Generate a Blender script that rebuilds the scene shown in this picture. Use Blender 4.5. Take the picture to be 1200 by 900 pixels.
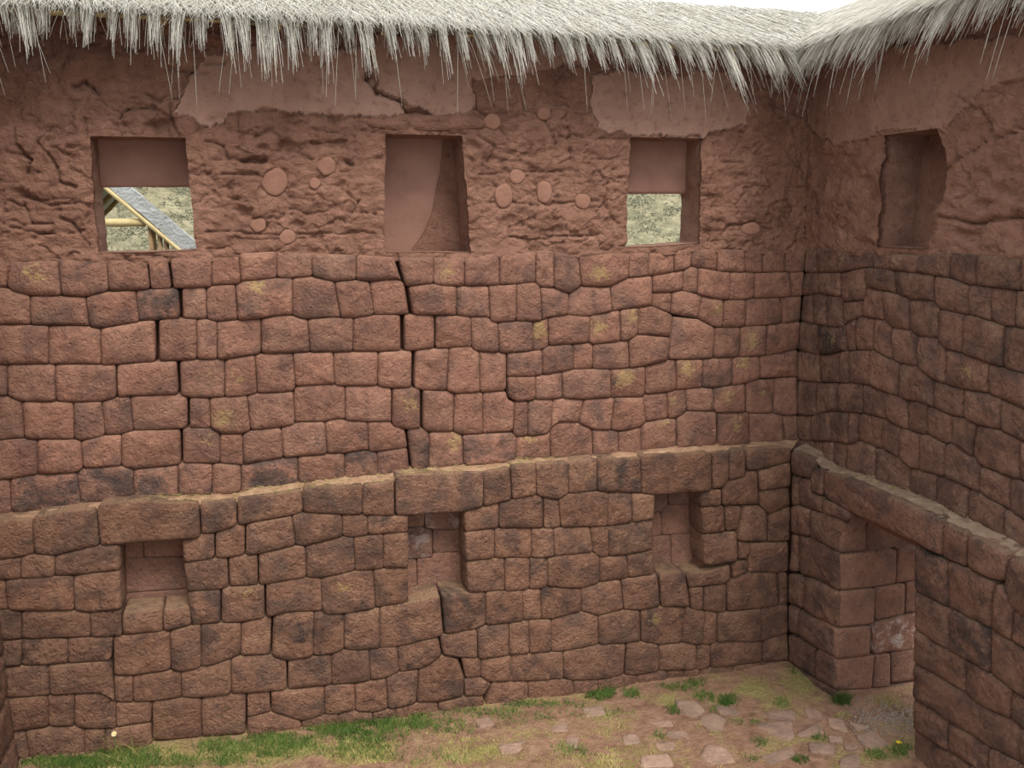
import bpy, bmesh, math, random
import numpy as np
from mathutils import Matrix, Vector, noise as mnoise

for o in list(bpy.data.objects):
    bpy.data.objects.remove(o)
SC = bpy.context.scene
COL = SC.collection
rng = np.random.default_rng(7)
random.seed(7)

# ------------------------------------------------------------------ camera
FPX, PCX, PCY = 970.0, 600.0, 450.0
CAMZ = 4.30
def cam_dir(px, py):
    v = np.array([(px - PCX) / FPX, -(py - PCY) / FPX, -1.0])
    return v / np.linalg.norm(v)
_Y = cam_dir(310, 258)                      # direction into the back wall
_X = cam_dir(3993, 225)                     # direction along the back wall
_X = _X - _Y * (_X @ _Y); _X /= np.linalg.norm(_X)
_Z = np.cross(_X, _Y)
RW = np.array([_X, _Y, _Z])                 # camera space -> world
CAM = np.array([0.0, 0.0, CAMZ])
cam = bpy.data.cameras.new('camera')
cam.sensor_width = 36.0
cam.lens = FPX / 1200.0 * 36.0
cam.clip_end = 600
camo = bpy.data.objects.new('camera', cam)
M4 = Matrix.Identity(4)
for i in range(3):
    for j in range(3):
        M4[i][j] = RW[i][j]
    M4[i][3] = CAM[i]
camo.matrix_world = M4
COL.objects.link(camo)
SC.camera = camo

# ------------------------------------------------------------------ light
world = bpy.data.worlds.new('overcast_sky')
SC.world = world
world.use_nodes = True
wn, wl = world.node_tree.nodes, world.node_tree.links
bg = wn['Background']
bg.inputs['Color'].default_value = (0.95, 0.975, 1.0, 1)
# standard overcast sky: luminance rises evenly from the horizon to three times as much at the zenith
_tc = wn.new('ShaderNodeTexCoord'); _sx = wn.new('ShaderNodeSeparateXYZ'); wl.new(_tc.outputs['Generated'], _sx.inputs[0])
_mx = wn.new('ShaderNodeMath'); _mx.operation = 'MAXIMUM'; wl.new(_sx.outputs[2], _mx.inputs[0]); _mx.inputs[1].default_value = 0.0
_ma = wn.new('ShaderNodeMath'); _ma.operation = 'MULTIPLY_ADD'; wl.new(_mx.outputs[0], _ma.inputs[0])
SKY_ZENITH = 1.75
_ma.inputs[1].default_value = SKY_ZENITH * 2 / 3; _ma.inputs[2].default_value = SKY_ZENITH / 3
wl.new(_ma.outputs[0], bg.inputs['Strength'])
sun = bpy.data.lights.new('sun_through_cloud_offscreen', 'SUN')
sun.energy = 2.3
sun.angle = math.radians(24)
sun.color = (1.0, 0.95, 0.88)
suno = bpy.data.objects.new('sun_through_cloud_offscreen', sun)
suno.rotation_euler = Vector((-0.12, 0.52, -0.84)).to_track_quat('-Z', 'Y').to_euler()
suno.location = (4, -6, 12)
COL.objects.link(suno)
SC.view_settings.view_transform = 'Standard'
SC.view_settings.look = 'None'
SC.view_settings.gamma = 1.0
SC.view_settings.use_curve_mapping = False
SC.view_settings.exposure = 0.76

# ------------------------------------------------------------------ geometry helpers
D = 6.60                                    # upper back wall face
LO = D - 0.18                               # lower back wall face
class Plane:
    def __init__(s, p, n):
        s.p = np.array(p, float); s.n = np.array(n, float) / np.linalg.norm(n)
def unproj(pts, pl):
    pts = np.asarray(pts, float).reshape(-1, 2)
    d = np.stack([(pts[:, 0] - PCX) / FPX, -(pts[:, 1] - PCY) / FPX, -np.ones(len(pts))], 1)
    r = d @ RW.T
    t = ((pl.p - CAM) @ pl.n) / (r @ pl.n)
    return CAM + r * t[:, None]
def project(P):
    q = (np.asarray(P, float) - CAM) @ RW
    return np.stack([PCX + FPX * q[:, 0] / -q[:, 2], PCY - FPX * q[:, 1] / -q[:, 2]], 1)

BU = Plane((0, D, 0), (0, -1, 0))
BL = Plane((0, LO, 0), (0, -1, 0))
p1 = unproj([(945, 200)], BU)[0]; p2 = unproj([(936, 515)], BU)[0]
RU = Plane(p1, np.cross(p1 - p2, (0, 1, 0)))
if RU.n[0] > 0: RU.n = -RU.n
q1 = unproj([(927.5, 526.5)], BL)[0]; q2 = unproj([(923.7, 775)], BL)[0]
RL = Plane(q1, np.cross(q1 - q2, (0, 1, 0)))
if RL.n[0] > 0: RL.n = -RL.n
def x_ru(z): return RU.p[0] - RU.n[2] * (z - RU.p[2]) / RU.n[0]
def x_rl(z): return RL.p[0] - RL.n[2] * (z - RL.p[2]) / RL.n[0]
YJ = unproj([(980, 740)], RL)[0][1]         # far jamb of the doorway
YP = unproj([(1072, 780)], RL)[0][1]        # near jamb (the pier)
JB = Plane((0, YJ - 0.02, 0), (0, -1, 0))
XL = unproj([(18, 890)], BL)[0][0]          # left wall face

def hash3(i, j, k, s):
    n = (i * 374761393 + j * 668265263 + k * 2147483647 + s * 1274126177) & 0xFFFFFFFF
    n = ((n ^ (n >> 13)) * 1274126177) & 0xFFFFFFFF
    n = ((n ^ (n >> 16)) * 2246822519) & 0xFFFFFFFF
    return ((n ^ (n >> 15)) & 0xFFFFFF) / float(0xFFFFFF)
def vnoise(P, scale=1.0, seed=0):
    """smooth value noise in -1..1"""
    P = np.asarray(P, float) * scale
    I = np.floor(P).astype(np.int64); F = P - I
    F = F * F * F * (F * (F * 6 - 15) + 10)
    r = 0
    for a in (0, 1):
        for b in (0, 1):
            for c in (0, 1):
                w = (F[:, 0] if a else 1 - F[:, 0]) * (F[:, 1] if b else 1 - F[:, 1]) * (F[:, 2] if c else 1 - F[:, 2])
                r = r + w * hash3(I[:, 0] + a, I[:, 1] + b, I[:, 2] + c, seed)
    return r * 2 - 1
def fbm(P, scale, octs=4, seed=0, gain=0.5):
    r = 0; a = 1.0; t = 0
    for o in range(octs):
        r = r + a * vnoise(P, scale * 2 ** o, seed + o * 17); t += a; a *= gain
    return r / t

def mesh_np(name, V, F, mat, parent=None, smooth=True, loc=None):
    V = np.asarray(V, float)
    me = bpy.data.meshes.new(name)
    if loc is not None:
        V = V - np.asarray(loc)
    me.from_pydata(V.tolist(), [], [list(map(int, f)) for f in F])
    me.materials.append(mat)
    if smooth:
        me.polygons.foreach_set('use_smooth', [True] * len(me.polygons))
    o = bpy.data.objects.new(name, me)
    COL.objects.link(o)
    if loc is not None: o.location = loc
    if parent is not None: o.parent = parent
    return o
def mesh_fast(name, V, F, mat, parent=None, smooth=True):
    """V (n,3), F (m,k) constant k - fast path for big meshes"""
    V = np.ascontiguousarray(V, np.float32); F = np.ascontiguousarray(F, np.int32)
    me = bpy.data.meshes.new(name)
    me.vertices.add(len(V)); me.vertices.foreach_set('co', V.ravel())
    k = F.shape[1]
    me.loops.add(F.size); me.loops.foreach_set('vertex_index', F.ravel())
    me.polygons.add(len(F))
    me.polygons.foreach_set('loop_start', np.arange(0, F.size, k, dtype=np.int32))
    me.update(calc_edges=True)
    me.materials.append(mat)
    me.polygons.foreach_set('use_smooth', [smooth] * len(F))
    me.validate()
    o = bpy.data.objects.new(name, me); COL.objects.link(o)
    if parent is not None: o.parent = parent
    return o
def empty(name, loc=(0, 0, 0)):
    o = bpy.data.objects.new(name, None); o.location = loc
    o.empty_display_size = 0.2
    COL.objects.link(o); return o
def tag(o, label=None, cat=None, group=None, kind=None):
    if label: o['label'] = label
    if cat: o['category'] = cat
    if group: o['group'] = group
    if kind: o['kind'] = kind
    return o
def add_box(V, F, x0, x1, y0, y1, z0, z1):
    b = len(V)
    V += [(x0, y0, z0), (x1, y0, z0), (x1, y1, z0), (x0, y1, z0), (x0, y0, z1), (x1, y0, z1), (x1, y1, z1), (x0, y1, z1)]
    F += [(b, b+3, b+2, b+1), (b+4, b+5, b+6, b+7), (b, b+1, b+5, b+4), (b+1, b+2, b+6, b+5), (b+2, b+3, b+7, b+6), (b+3, b, b+4, b+7)]

# ------------------------------------------------------------------ materials
def nmat(name):
    m = bpy.data.materials.new(name); m.use_nodes = True
    nt = m.node_tree; b = nt.nodes['Principled BSDF']
    b.inputs['Roughness'].default_value = 0.95
    b.inputs['Specular IOR Level'].default_value = 0.15
    return m, nt, b
class NB:
    """small node-building helper"""
    def __init__(s, nt): s.nt = nt
    def n(s, t, **kw):
        nd = s.nt.nodes.new(t)
        for k, v in kw.items(): setattr(nd, k, v)
        return nd
    def link(s, a, b): s.nt.links.new(a, b)
    def put(s, sock, v):
        if hasattr(v, 'links') or isinstance(v, bpy.types.NodeSocket): s.link(v, sock)
        else: sock.default_value = v
    def noise(s, vec, scale, detail=4, rough=0.6, dist=0.0):
        nd = s.n('ShaderNodeTexNoise'); s.put(nd.inputs['Vector'], vec)
        nd.inputs['Scale'].default_value = scale; nd.inputs['Detail'].default_value = detail
        nd.inputs['Roughness'].default_value = rough; nd.inputs['Distortion'].default_value = dist
        return nd.outputs['Fac']
    def ramp(s, fac, stops):
        nd = s.n('ShaderNodeValToRGB'); s.put(nd.inputs['Fac'], fac)
        e = nd.color_ramp.elements
        e[0].position, e[0].color = stops[0][0], tuple(stops[0][1]) + (1,)
        e[1].position, e[1].color = stops[-1][0], tuple(stops[-1][1]) + (1,)
        for p, c in stops[1:-1]:
            x = e.new(p); x.color = tuple(c) + (1,)
        return nd.outputs['Color']
    def step(s, fac, a, b):
        nd = s.n('ShaderNodeMapRange'); nd.interpolation_type = 'SMOOTHSTEP'
        s.put(nd.inputs['Value'], fac); s.put(nd.inputs['From Min'], a); s.put(nd.inputs['From Max'], b)
        return nd.outputs['Result']
    def math(s, op, a, b=0.0, c=0.0):
        nd = s.n('ShaderNodeMath', operation=op)
        s.put(nd.inputs[0], a); s.put(nd.inputs[1], b); s.put(nd.inputs[2], c)
        return nd.outputs[0]
    def mix(s, fac, a, b, blend='MIX'):
        nd = s.n('ShaderNodeMix', data_type='RGBA', blend_type=blend)
        s.put(nd.inputs['Factor'], fac)
        for k, v in (('A', a), ('B', b)):
            sock = [i for i in nd.inputs if i.name == k and i.type == 'RGBA'][0]
            s.put(sock, v if not isinstance(v, tuple) else tuple(v) + (1,) if len(v) == 3 else v)
        return [o for o in nd.outputs if o.type == 'RGBA'][0]
    def bump(s, h, strength, dist, normal=None):
        nd = s.n('ShaderNodeBump'); s.put(nd.inputs['Height'], h)
        nd.inputs['Strength'].default_value = strength; nd.inputs['Distance'].default_value = dist
        if normal is not None: s.link(normal, nd.inputs['Normal'])
        return nd.outputs['Normal']
    def wpos(s):
        return s.n('ShaderNodeNewGeometry').outputs['Position']

def stone_material(name, c0, c1, c2, dust, dust_amt=0.5, bump=0.6, grain=0.34):
    """object colour: R dark crust amount, G yellow lichen amount, B brightness, A (inverted) white salt"""
    m, nt, b = nmat(name); q = NB(nt)
    pos = q.wpos(); oi = q.n('ShaderNodeObjectInfo')
    sep = q.n('ShaderNodeSeparateColor'); q.link(oi.outputs['Color'], sep.inputs[0])
    rnd = oi.outputs['Random']
    off = q.n('ShaderNodeVectorMath', operation='ADD'); q.link(pos, off.inputs[0])
    rv = q.n('ShaderNodeCombineXYZ')
    q.link(q.math('MULTIPLY', rnd, 37.0), rv.inputs[0]); q.link(q.math('MULTIPLY', rnd, 11.0), rv.inputs[1])
    q.link(rv.outputs[0], off.inputs[1])
    P = off.outputs[0]
    n1 = q.noise(P, 5, 5, 0.62); n2 = q.noise(P, 26, 6, 0.7); n3 = q.noise(P, 110, 4, 0.7)
    base = q.ramp(n1, [(0.32, c1), (0.5, c0), (0.68, c2)])
    base = q.mix(q.step(n2, 0.5, 0.72), base, q.mix(1.0, base, (1.25, 1.2, 1.1), 'MULTIPLY'))
    base = q.mix(q.step(n2, 0.48, 0.3), base, q.mix(1.0, base, (0.66, 0.63, 0.62), 'MULTIPLY'))
    # hue drift from stone to stone
    base = q.mix(q.math('MULTIPLY', rnd, 0.45), base, q.mix(1.0, base, (0.86, 0.98, 1.06), 'MULTIPLY'))
    # loose dust lying on the nearly level tops (ledges, niche sills)
    geo = q.n('ShaderNodeNewGeometry'); sz = q.n('ShaderNodeSeparateXYZ'); q.link(geo.outputs['Normal'], sz.inputs[0])
    dz = q.step(q.math('ADD', sz.outputs[2], q.math('MULTIPLY', n2, 0.5)), 0.95, 1.15)
    base = q.mix(q.math('MULTIPLY', dz, dust_amt), base, dust)
    base = q.mix(q.math('MULTIPLY', q.step(q.math('ADD', q.math('MULTIPLY', n3, 0.6), q.math('MULTIPLY', n2, 0.4)), 0.52, 0.66), grain), base, (0.52, 0.36, 0.21))      # pale grains
    # soft weathering, then dark crust
    nw = q.noise(P, 4.0, 4, 0.6, 0.4)
    base = q.mix(q.math('MULTIPLY', q.step(nw, 0.46, 0.68), q.math('MULTIPLY_ADD', sep.outputs[0], 0.45, 0.42)), base, (0.095, 0.064, 0.055))
    nd = q.noise(P, 5.5, 7, 0.72, 0.3)
    thr = q.math('SUBTRACT', 0.76, q.math('MULTIPLY', sep.outputs[0], 0.36))
    dk = q.step(nd, thr, q.math('ADD', thr, 0.2))
    dk = q.math('MULTIPLY', dk, q.math('MULTIPLY_ADD', n3, 0.6, 0.5))
    base = q.mix(q.math('MINIMUM', dk, 0.9), base, (0.060, 0.046, 0.043))
    # yellow lichen: one patch growing on the stone
    oc = q.n('ShaderNodeTexCoord').outputs['Object']
    ctr = q.n('ShaderNodeCombineXYZ')
    q.link(q.math('MULTIPLY_ADD', rnd, 0.16, -0.08), ctr.inputs[0]); q.link(q.math('MULTIPLY_ADD', rnd, 0.10, -0.05), ctr.inputs[1]); q.link(q.math('MULTIPLY_ADD', q.math('FRACT', q.math('MULTIPLY', rnd, 7.3)), 0.10, 0.0), ctr.inputs[2])
    dv = q.n('ShaderNodeVectorMath', operation='DISTANCE'); q.link(oc, dv.inputs[0]); q.link(ctr.outputs[0], dv.inputs[1])
    nl = q.noise(P, 20, 6, 0.8)
    rad = q.math('MULTIPLY', sep.outputs[1], 0.085)
    dl = q.math('ADD', dv.outputs['Value'], q.math('MULTIPLY', q.math('SUBTRACT', nl, 0.5), 0.42))
    ly = q.math('MULTIPLY', q.step(dl, rad, q.math('SUBTRACT', rad, 0.03)), q.step(sep.outputs[1], 0.3, 0.5))
    base = q.mix(q.math('MULTIPLY', ly, 0.7), base, (0.46, 0.315, 0.135))
    base = q.mix(0.10, base, (0.175, 0.145, 0.125))
    # white salt bloom
    ws = q.math('MULTIPLY', q.math('SUBTRACT', 1.0, oi.outputs['Alpha']), q.step(q.noise(P, 9, 5, 0.7), 0.48, 0.62))
    base = q.mix(ws, base, (0.62, 0.55, 0.50))
    br = q.n('ShaderNodeCombineColor')
    for i in range(3): q.link(sep.outputs[2], br.inputs[i])
    base = q.mix(1.0, base, br.outputs[0], 'MULTIPLY')
    q.link(base, b.inputs['Base Color'])
    h = q.math('ADD', q.math('MULTIPLY', q.noise(P, 15, 6, 0.66, 0.6), 1.0), q.math('MULTIPLY', n3, 0.34))
    vor = q.n('ShaderNodeTexVoronoi'); q.link(P, vor.inputs['Vector']); vor.inputs['Scale'].default_value = 30
    h = q.math('ADD', h, q.math('MULTIPLY', q.step(vor.outputs['Distance'], 0.0, 0.45), 0.18))
    q.link(q.bump(h, min(1.0, bump * 1.3), 0.10), b.inputs['Normal'])
    return m

MAT = {}
MAT['stone'] = stone_material('andesite_red', (0.32, 0.150, 0.101), (0.225, 0.106, 0.076), (0.37, 0.188, 0.125), (0.40, 0.24, 0.155), 0.45)
MAT['stone_low'] = stone_material('andesite_ochre', (0.31, 0.150, 0.095), (0.205, 0.102, 0.068), (0.37, 0.195, 0.120), (0.44, 0.27, 0.16), 0.75, 0.8, 0.6)
MAT['stone_right'] = stone_material('andesite_brown', (0.31, 0.155, 0.105), (0.20, 0.102, 0.073), (0.38, 0.215, 0.145), (0.36, 0.25, 0.165), 0.55, 0.9, 0.5)
MAT['stone_niche'] = stone_material('andesite_dressed', (0.285, 0.140, 0.095), (0.225, 0.110, 0.078), (0.33, 0.168, 0.116), (0.38, 0.23, 0.15), 0.3, 0.5)

def flat_noise_mat(name, stops, scale=8, bump=0.4, bscale=40, bdist=0.02):
    m, nt, b = nmat(name); q = NB(nt); pos = q.wpos()
    n = q.noise(pos, scale, 6, 0.65)
    q.link(q.ramp(n, stops), b.inputs['Base Color'])
    q.link(q.bump(q.noise(pos, bscale, 5, 0.7), bump, bdist), b.inputs['Normal'])
    return m
MAT['core'] = flat_noise_mat('mud_mortar', [(0.3, (0.13, 0.062, 0.045)), (0.7, (0.20, 0.10, 0.07))], 6)
MAT['soil_grey'] = flat_noise_mat('ledge_grey', [(0.3, (0.19, 0.125, 0.085)), (0.5, (0.27, 0.185, 0.13)), (0.72, (0.34, 0.26, 0.185))], 14, 0.8, 60)
MAT['soil'] = flat_noise_mat('ledge_dust', [(0.3, (0.24, 0.14, 0.085)), (0.5, (0.33, 0.20, 0.125)), (0.72, (0.42, 0.30, 0.18))], 14, 0.8, 60)

# ------------------------------------------------------------------ masonry survey (where each bed and joint runs on the wall faces)
TILE = {}
for r, y0 in (('U', 280), ('M', 440), ('L', 660)):
    for c, x0 in ((1, 0), (2, 300), (3, 580), (4, 880)):
        TILE[r + str(c)] = (x0, y0)
def T(t, flat):
    x0, y0 = TILE[t]; a = np.array(flat, float).reshape(-1, 2) / 3.75
    return a + (x0, y0)
BED = {}
def bed(name, *parts, right=False):
    pts = np.concatenate([T(t, f) for t, f in parts])
    pts = pts[np.argsort(pts[:, 0], kind='stable')]
    if right:
        x, y = pts[-1]
        pts = np.vstack([pts, [(1440, 258 + (y - 258) * (1440 - 310) / (x - 310))]])
    BED[name] = pts
STONES = []                                 # (outline in survey pixels, plane key)
def course(top, bot, joints, pk):
    t, b = BED[top], BED[bot]
    js = []
    for tile, lst in joints:
        x0 = TILE[tile][0]
        for j in lst:
            g = j[2] if len(j) > 2 else 0
            js.append((x0 + j[0] / 3.75, x0 + j[1] / 3.75, g * 1.3 / 3.75, len(j) > 3))
    for A, B in zip(js[:-1], js[1:]):
        if A[3]: continue
        xt0, xb0 = A[0] + A[2] / 2, A[1] + A[2] / 2
        xt1, xb1 = B[0] - B[2] / 2, B[1] - B[2] / 2
        if xt1 - xt0 < 1 or xb1 - xb0 < 1: continue
        def seg(pl, a, c):
            m = pl[(pl[:, 0] > a + 1) & (pl[:, 0] < c - 1)]
            return np.vstack([[(a, np.interp(a, pl[:, 0], pl[:, 1]))], m, [(c, np.interp(c, pl[:, 0], pl[:, 1]))]])
        out = np.vstack([seg(t, xt0, xt1), seg(b, xb0, xb1)[::-1]])
        STONES.append((out, pk, 'stone'))
def poly(tile, flat, pk, name='stone'):
    STONES.append((T(tile, flat), pk, name))

# ---- back wall, upper storey
bed('B0', ('U1', [-180,90,0,92,35,102,250,95,470,92,645,92,740,85,930,80,1050,62]), ('U2', [0,58,90,55,240,65,440,70,600,80,780,80,915,85,1065,70]),
    ('U3', [0,65,180,55,260,52,360,70,590,65,680,60,790,50,860,40,980,45,1180,50]), ('U4', [150,47,260,45]))
bed('B1', ('U1', [0,213,30,216,60,235,130,250,270,251,375,255,475,231,660,222,755,218,925,212,935,205,1055,200,1065,186]),
    ('U2', [0,182,90,172,160,172,245,165,340,187,440,180,500,187,620,175,645,190,660,210,780,197,830,208,915,208,1065,205]),
    ('U3', [0,205,90,200,180,192,200,212,260,218,325,242,380,207,430,210,500,212,580,172,690,163,780,150,830,135,860,122,1000,145,1100,148,1180,150]), ('U4', [100,148,250,145]))
bed('B2', ('U1', [0,378,125,375,135,382,385,382,400,390,440,395,605,368,615,362,790,350,860,352,905,352,945,365,1045,358]),
    ('U2', [0,352,150,330,160,340,215,355,345,345,375,350,425,350,520,335,680,333,880,337,950,345,1020,342,1040,370,1140,365]),
    ('U3', [0,368,90,362,200,362,230,345,320,335,400,342,510,322,525,318,690,295,780,335]))
bed('B2a', ('U3', [690,237,775,235,825,228,905,248,960,262,1025,270,1100,268]), ('U4', [0,262,130,257,240,249]))
bed('B2b', ('U3', [688,295,780,330,890,350,965,388,1000,390,1100,387]), ('U4', [0,384,70,380,240,358]))
bed('B3', ('U1', [0,552,210,550,220,553,440,552,450,557,690,540,865,530,960,530,985,530,1110,512,1150,505]),
    ('U2', [25,503,235,500,425,497,540,497,690,492,790,482,850,480,945,470,955,490,985,497,1065,497]),
    ('U3', [15,500,45,503,165,493,205,490,235,470,340,462,410,458,430,465,550,452,585,445,625,422,690,425,770,432]))
bed('B3R', ('U3', [660,556,755,531,915,530,955,525,1080,520,1190,515]), ('U4', [45,514,195,488,240,486]))
bed('B4', ('U1', [0,690,40,692,90,715,245,715,330,718,440,715,515,697,570,690,780,682,790,690,830,698,920,700,985,697,1080,692,1130,680]),
    ('U2', [0,680,90,678,165,672,175,650,340,637,355,648,535,648,600,658,690,655,730,665,835,668,880,680,975,675,1000,675,1088,668]),
    ('U3', [51,660,54,605,155,607,208,600,290,585,345,575,430,572,510,575,590,570,660,557,757,535]))
bed('B4L0', ('U1', [0,690]), ('U3', [0,672,50,668]))
bed('B5', ('M1', [0,285,100,275,120,283,325,283,355,290,460,265,535,260,580,245,790,237,830,230,930,232,970,255,1000,258,1065,257,1100,243]),
    ('M2', [0,240,110,230,165,218,180,205,300,205,375,190,400,202,490,205,590,202,605,225,660,238,730,235,760,248,865,248,905,262,995,258,1128,250]),
    ('M3', [87,270,145,268,235,258,245,240,262,205,365,208,430,238,505,240,560,245,635,228,660,208,760,190,790,193,845,158,960,158,985,165,1110,162]), ('M4', [0,168,95,165,145,178,240,175]))
bed('B5a', ('M3', [52,72,60,108,95,115,175,107,260,105,300,100,390,105,500,98,645,97,660,85,760,75,800,65,850,60,905,55,960,58,1100,35,1165,20]), ('M4', [40,12,195,5,240,4]))
bed('B6', ('M1', [0,457,45,455,160,435,335,428,365,408,530,397,580,415,775,395,790,388,930,388,965,388,1065,395]), ('M2', [0,382,120,362,185,355,315,345,390,342,485,325,500,335,535,337,665,318,680,322]))
bed('BF', ('M1', [0,618,50,614,360,582,370,572,590,545,780,538,930,532,1060,520]), ('M2', [0,500,200,480,400,458,530,448,680,428,900,402,1140,385]),
    ('M3', [0,392,90,378,245,372,430,362,640,342,800,322,975,316,1115,311]), ('M4', [0,306,140,296,240,290]))
course('B0', 'B1', [('U1', [(-180,-180),(35,30),(255,270),(470,478),(648,662,5),(742,757,9),(930,930),(1050,1060)]), ('U2', [(93,92),(245,247),(440,440),(614,650,15),(780,780),(915,915),(1068,1070)]),
    ('U3', [(180,180),(258,258),(365,380),(590,585),(675,670),(787,787),(865,858),(980,978),(1095,1100),(1178,1178)]), ('U4', [(150,155),(242,234)])], 'bu')
course('B1', 'B2', [('U1', [(-180,-180),(130,132),(375,393),(597,612),(792,797,13),(905,908),(1035,1045)]), ('U2', [(160,160),(345,372),(498,520),(661,682,14),(882,880),(1020,1030),(1145,1143)]), ('U3', [(200,205),(325,318),(505,518),(692,690)])], 'bu')
course('B1', 'B2a', [('U3', [(693,690),(827,824),(893,888),(1035,1025),(1142,1138)]), ('U4', [(18,12),(170,178),(234,226)])], 'bu')
course('B2a', 'B2b', [('U3', [(690,688),(778,772),(908,890),(1008,1000),(1103,1098)]), ('U4', [(132,138),(226,216)])], 'bu')
course('B2', 'B3', [('U1', [(-180,-180),(213,215),(443,446),(690,692,14),(865,866),(952,955),(1147,1147)]), ('U2', [(22,24),(228,238),(428,426),(643,645,14),(786,786,4),(944,948),(1064,1068)]),
    ('U3', [(167,167),(234,236),(418,412),(551,552),(630,626),(782,768)])], 'bu')
course('B2b', 'B3R', [('U3', [(968,958),(1078,1075),(1196,1190)]), ('U4', [(216,206)])], 'bu')
poly('U3', [785,342,890,352,965,392,955,525,860,530,760,530,765,430,782,345], 'bu')
course('B3', 'B4', [('U1', [(-180,-180),(33,35),(243,247),(512,515,4),(783,789,10),(988,988),(1120,1130)]), ('U2', [(163,175),(338,345),(538,534),(692,690,11),(848,838),(981,983),(1102,1102,3)]),
    ('U3', [(208,210),(340,345),(430,430),(587,592),(768,757)])], 'bu')
course('B4', 'B5a', [('U3', [(55,57),(178,178),(294,297),(508,507),(661,660)])], 'bu')
course('B3R', 'B5a', [('U3', [(661,660),(795,798),(914,910),(1045,1043),(1163,1162)]), ('U4', [(206,204)])], 'bu')
course('B4', 'B5', [('M1', [(-180,-180),(97,107),(323,326),(446,462),(572,587),(828,829,8),(921,926),(1086,1102)]), ('M2', [(165,172),(392,392),(597,596,3),(728,728,10),(872,866),(996,997)])], 'bu')
poly('M3', [-54,77,0,73,48,70,58,108,88,116,80,248,0,250,-54,258], 'bu')
course('B5a', 'B5', [('M3', [(86,82),(147,143),(257,245),(390,368),(523,507),(650,664),(758,762),(838,845),(960,960),(1100,1100,3)]), ('M4', [(103,92),(204,205)])], 'bu')
course('B5', 'B6', [('M1', [(-180,-180),(165,165),(358,366),(533,533),(797,800,8),(967,967),(1066,1070)]), ('M2', [(110,120),(303,312),(491,494),(658,672,8)])], 'bu')
course('B5', 'BF', [('M2', [(660,682,8),(762,758),(908,912),(1145,1140)]), ('M3', [(242,245),(429,430),(541,541),(638,642),(794,797),(975,975,4),(1115,1122)]), ('M4', [(140,143),(205,206)])], 'bu')
course('B6', 'BF', [('M1', [(-180,-180),(42,50),(338,360),(587,590),(782,785),(933,933),(1059,1060)]), ('M2', [(184,184),(389,390),(533,535),(668,680,6)])], 'bu')

# ---- back wall, lower storey
bed('T0', ('M1', [-180,648,0,638,145,632,160,612,420,585,440,568,600,552,870,555,880,562,1035,555,1045,535,1190,524]), ('M2', [200,508,215,495,465,482,605,470,612,440,990,425,1110,405]),
    ('M3', [70,395,180,388,325,380,450,367,632,364,645,352,950,337,960,340,1030,332,1100,325]), ('M4', [0,320,130,314,200,322]))
bed('T1', ('M1', [-180,825,0,810,85,800,150,785,230,793,425,748,440,748,795,720,872,714,890,697,945,693,1040,660,1075,657]), ('M2', [0,645,150,620,205,602,375,612,465,612,610,620,670,617,915,600,1000,578,1065,560]),
    ('M3', [0,565,75,548,180,525,210,535,275,547,325,520,450,510,640,520,705,525,850,515,945,510,960,497,1000,495,1030,460,1100,445,1105,418]), ('M4', [30,415,125,390,200,378]))
bed('T2', ('L1', [-180,85,0,73,90,70,240,58,325,55,520,32]), ('M1', [805,825,945,805,1000,803,1075,790]), ('M2', [0,787,75,770,175,748,215,750,380,708,425,712,550,700,670,690,920,690,1045,675]),
    ('M3', [0,672,160,672,250,675,290,668,415,665,490,663,600,645,695,632]))
bed('T3', ('L1', [-180,215,0,203,40,205,95,210,325,208,400,215,525,203,820,130,970,118,1005,105]), ('L2', [5,97,40,95,218,62,280,68,435,35,515,27,665,20]), ('M2', [920,820,1045,806]),
    ('M3', [0,803,160,803,258,803,265,793,430,778,465,802,500,797,580,787,690,768]))
bed('T4', ('L1', [-180,350,0,340,95,335,300,330,400,328,530,322,540,318,720,300,745,300,840,275,870,270,965,262,1060,260]), ('L2', [45,240,150,215,295,212,302,228,385,225,525,200,545,192,670,172,800,142,820,135,930,130,1010,128,1090,125]),
    ('L3', [0,123,120,118,200,112,230,103,380,112,460,85,550,72,690,52,730,45]))
bed('T5', ('L1', [-180,462,0,457,95,452,210,450,300,443,440,432,488,430,500,495,580,495,700,480,750,470,800,475,950,445,1015,420,1060,405]), ('L2', [60,405,135,428,230,412,330,402,385,382,450,385,540,375,610,370,800,325,820,315,970,290,1000,275]),
    ('L3', [0,268,120,255,150,250,250,248,385,212,455,235,560,205,640,208,720,190,840,197,910,210,980,220,1160,203]), ('L4', [40,198,160,182,200,175]))
bed('T6', ('L1', [-180,605,10,595,215,583,330,575,460,572,510,615,580,612,670,608,800,592,885,592,1015,575,1080,570]), ('L2', [0,570,60,565,135,557,150,555,300,540,435,528,520,515,570,505,630,480,710,470,740,465,815,405,905,418,990,420,1070,410]),
    ('L3', [0,415,100,400,175,395,300,388,455,358,575,350,630,342,715,358,820,350,885,358,945,362,980,345,1160,343]), ('L4', [50,345,160,308,200,300]))
bed('T7', ('L1', [-60,755,30,745,110,735,215,720,325,718,370,728,505,730,520,720,664,700,670,775,720,780,890,765,1078,750,1085,680,1115,676]), ('L2', [0,670,65,655,130,675,200,697,300,668,365,665,430,645,440,655,515,660,580,642,700,618,800,610,915,585,920,505,985,500,1033,525]),
    ('L3', [0,522,170,515,300,508,350,515,450,512,560,490,630,492,720,472,880,468,905,470,950,460,1160,440]), ('L4', [55,435,162,430,200,428]))
bed('TG', ('L1', [-60,850,130,868,210,880,360,860,460,835,670,822,900,800,1080,785]), ('L2', [0,790,200,762,365,728,515,708,610,690,790,675]), ('L3', [0,632,140,632,345,622,450,602,620,575,825,550,900,530,1040,515]), ('L4', [40,485,200,460]))
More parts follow.
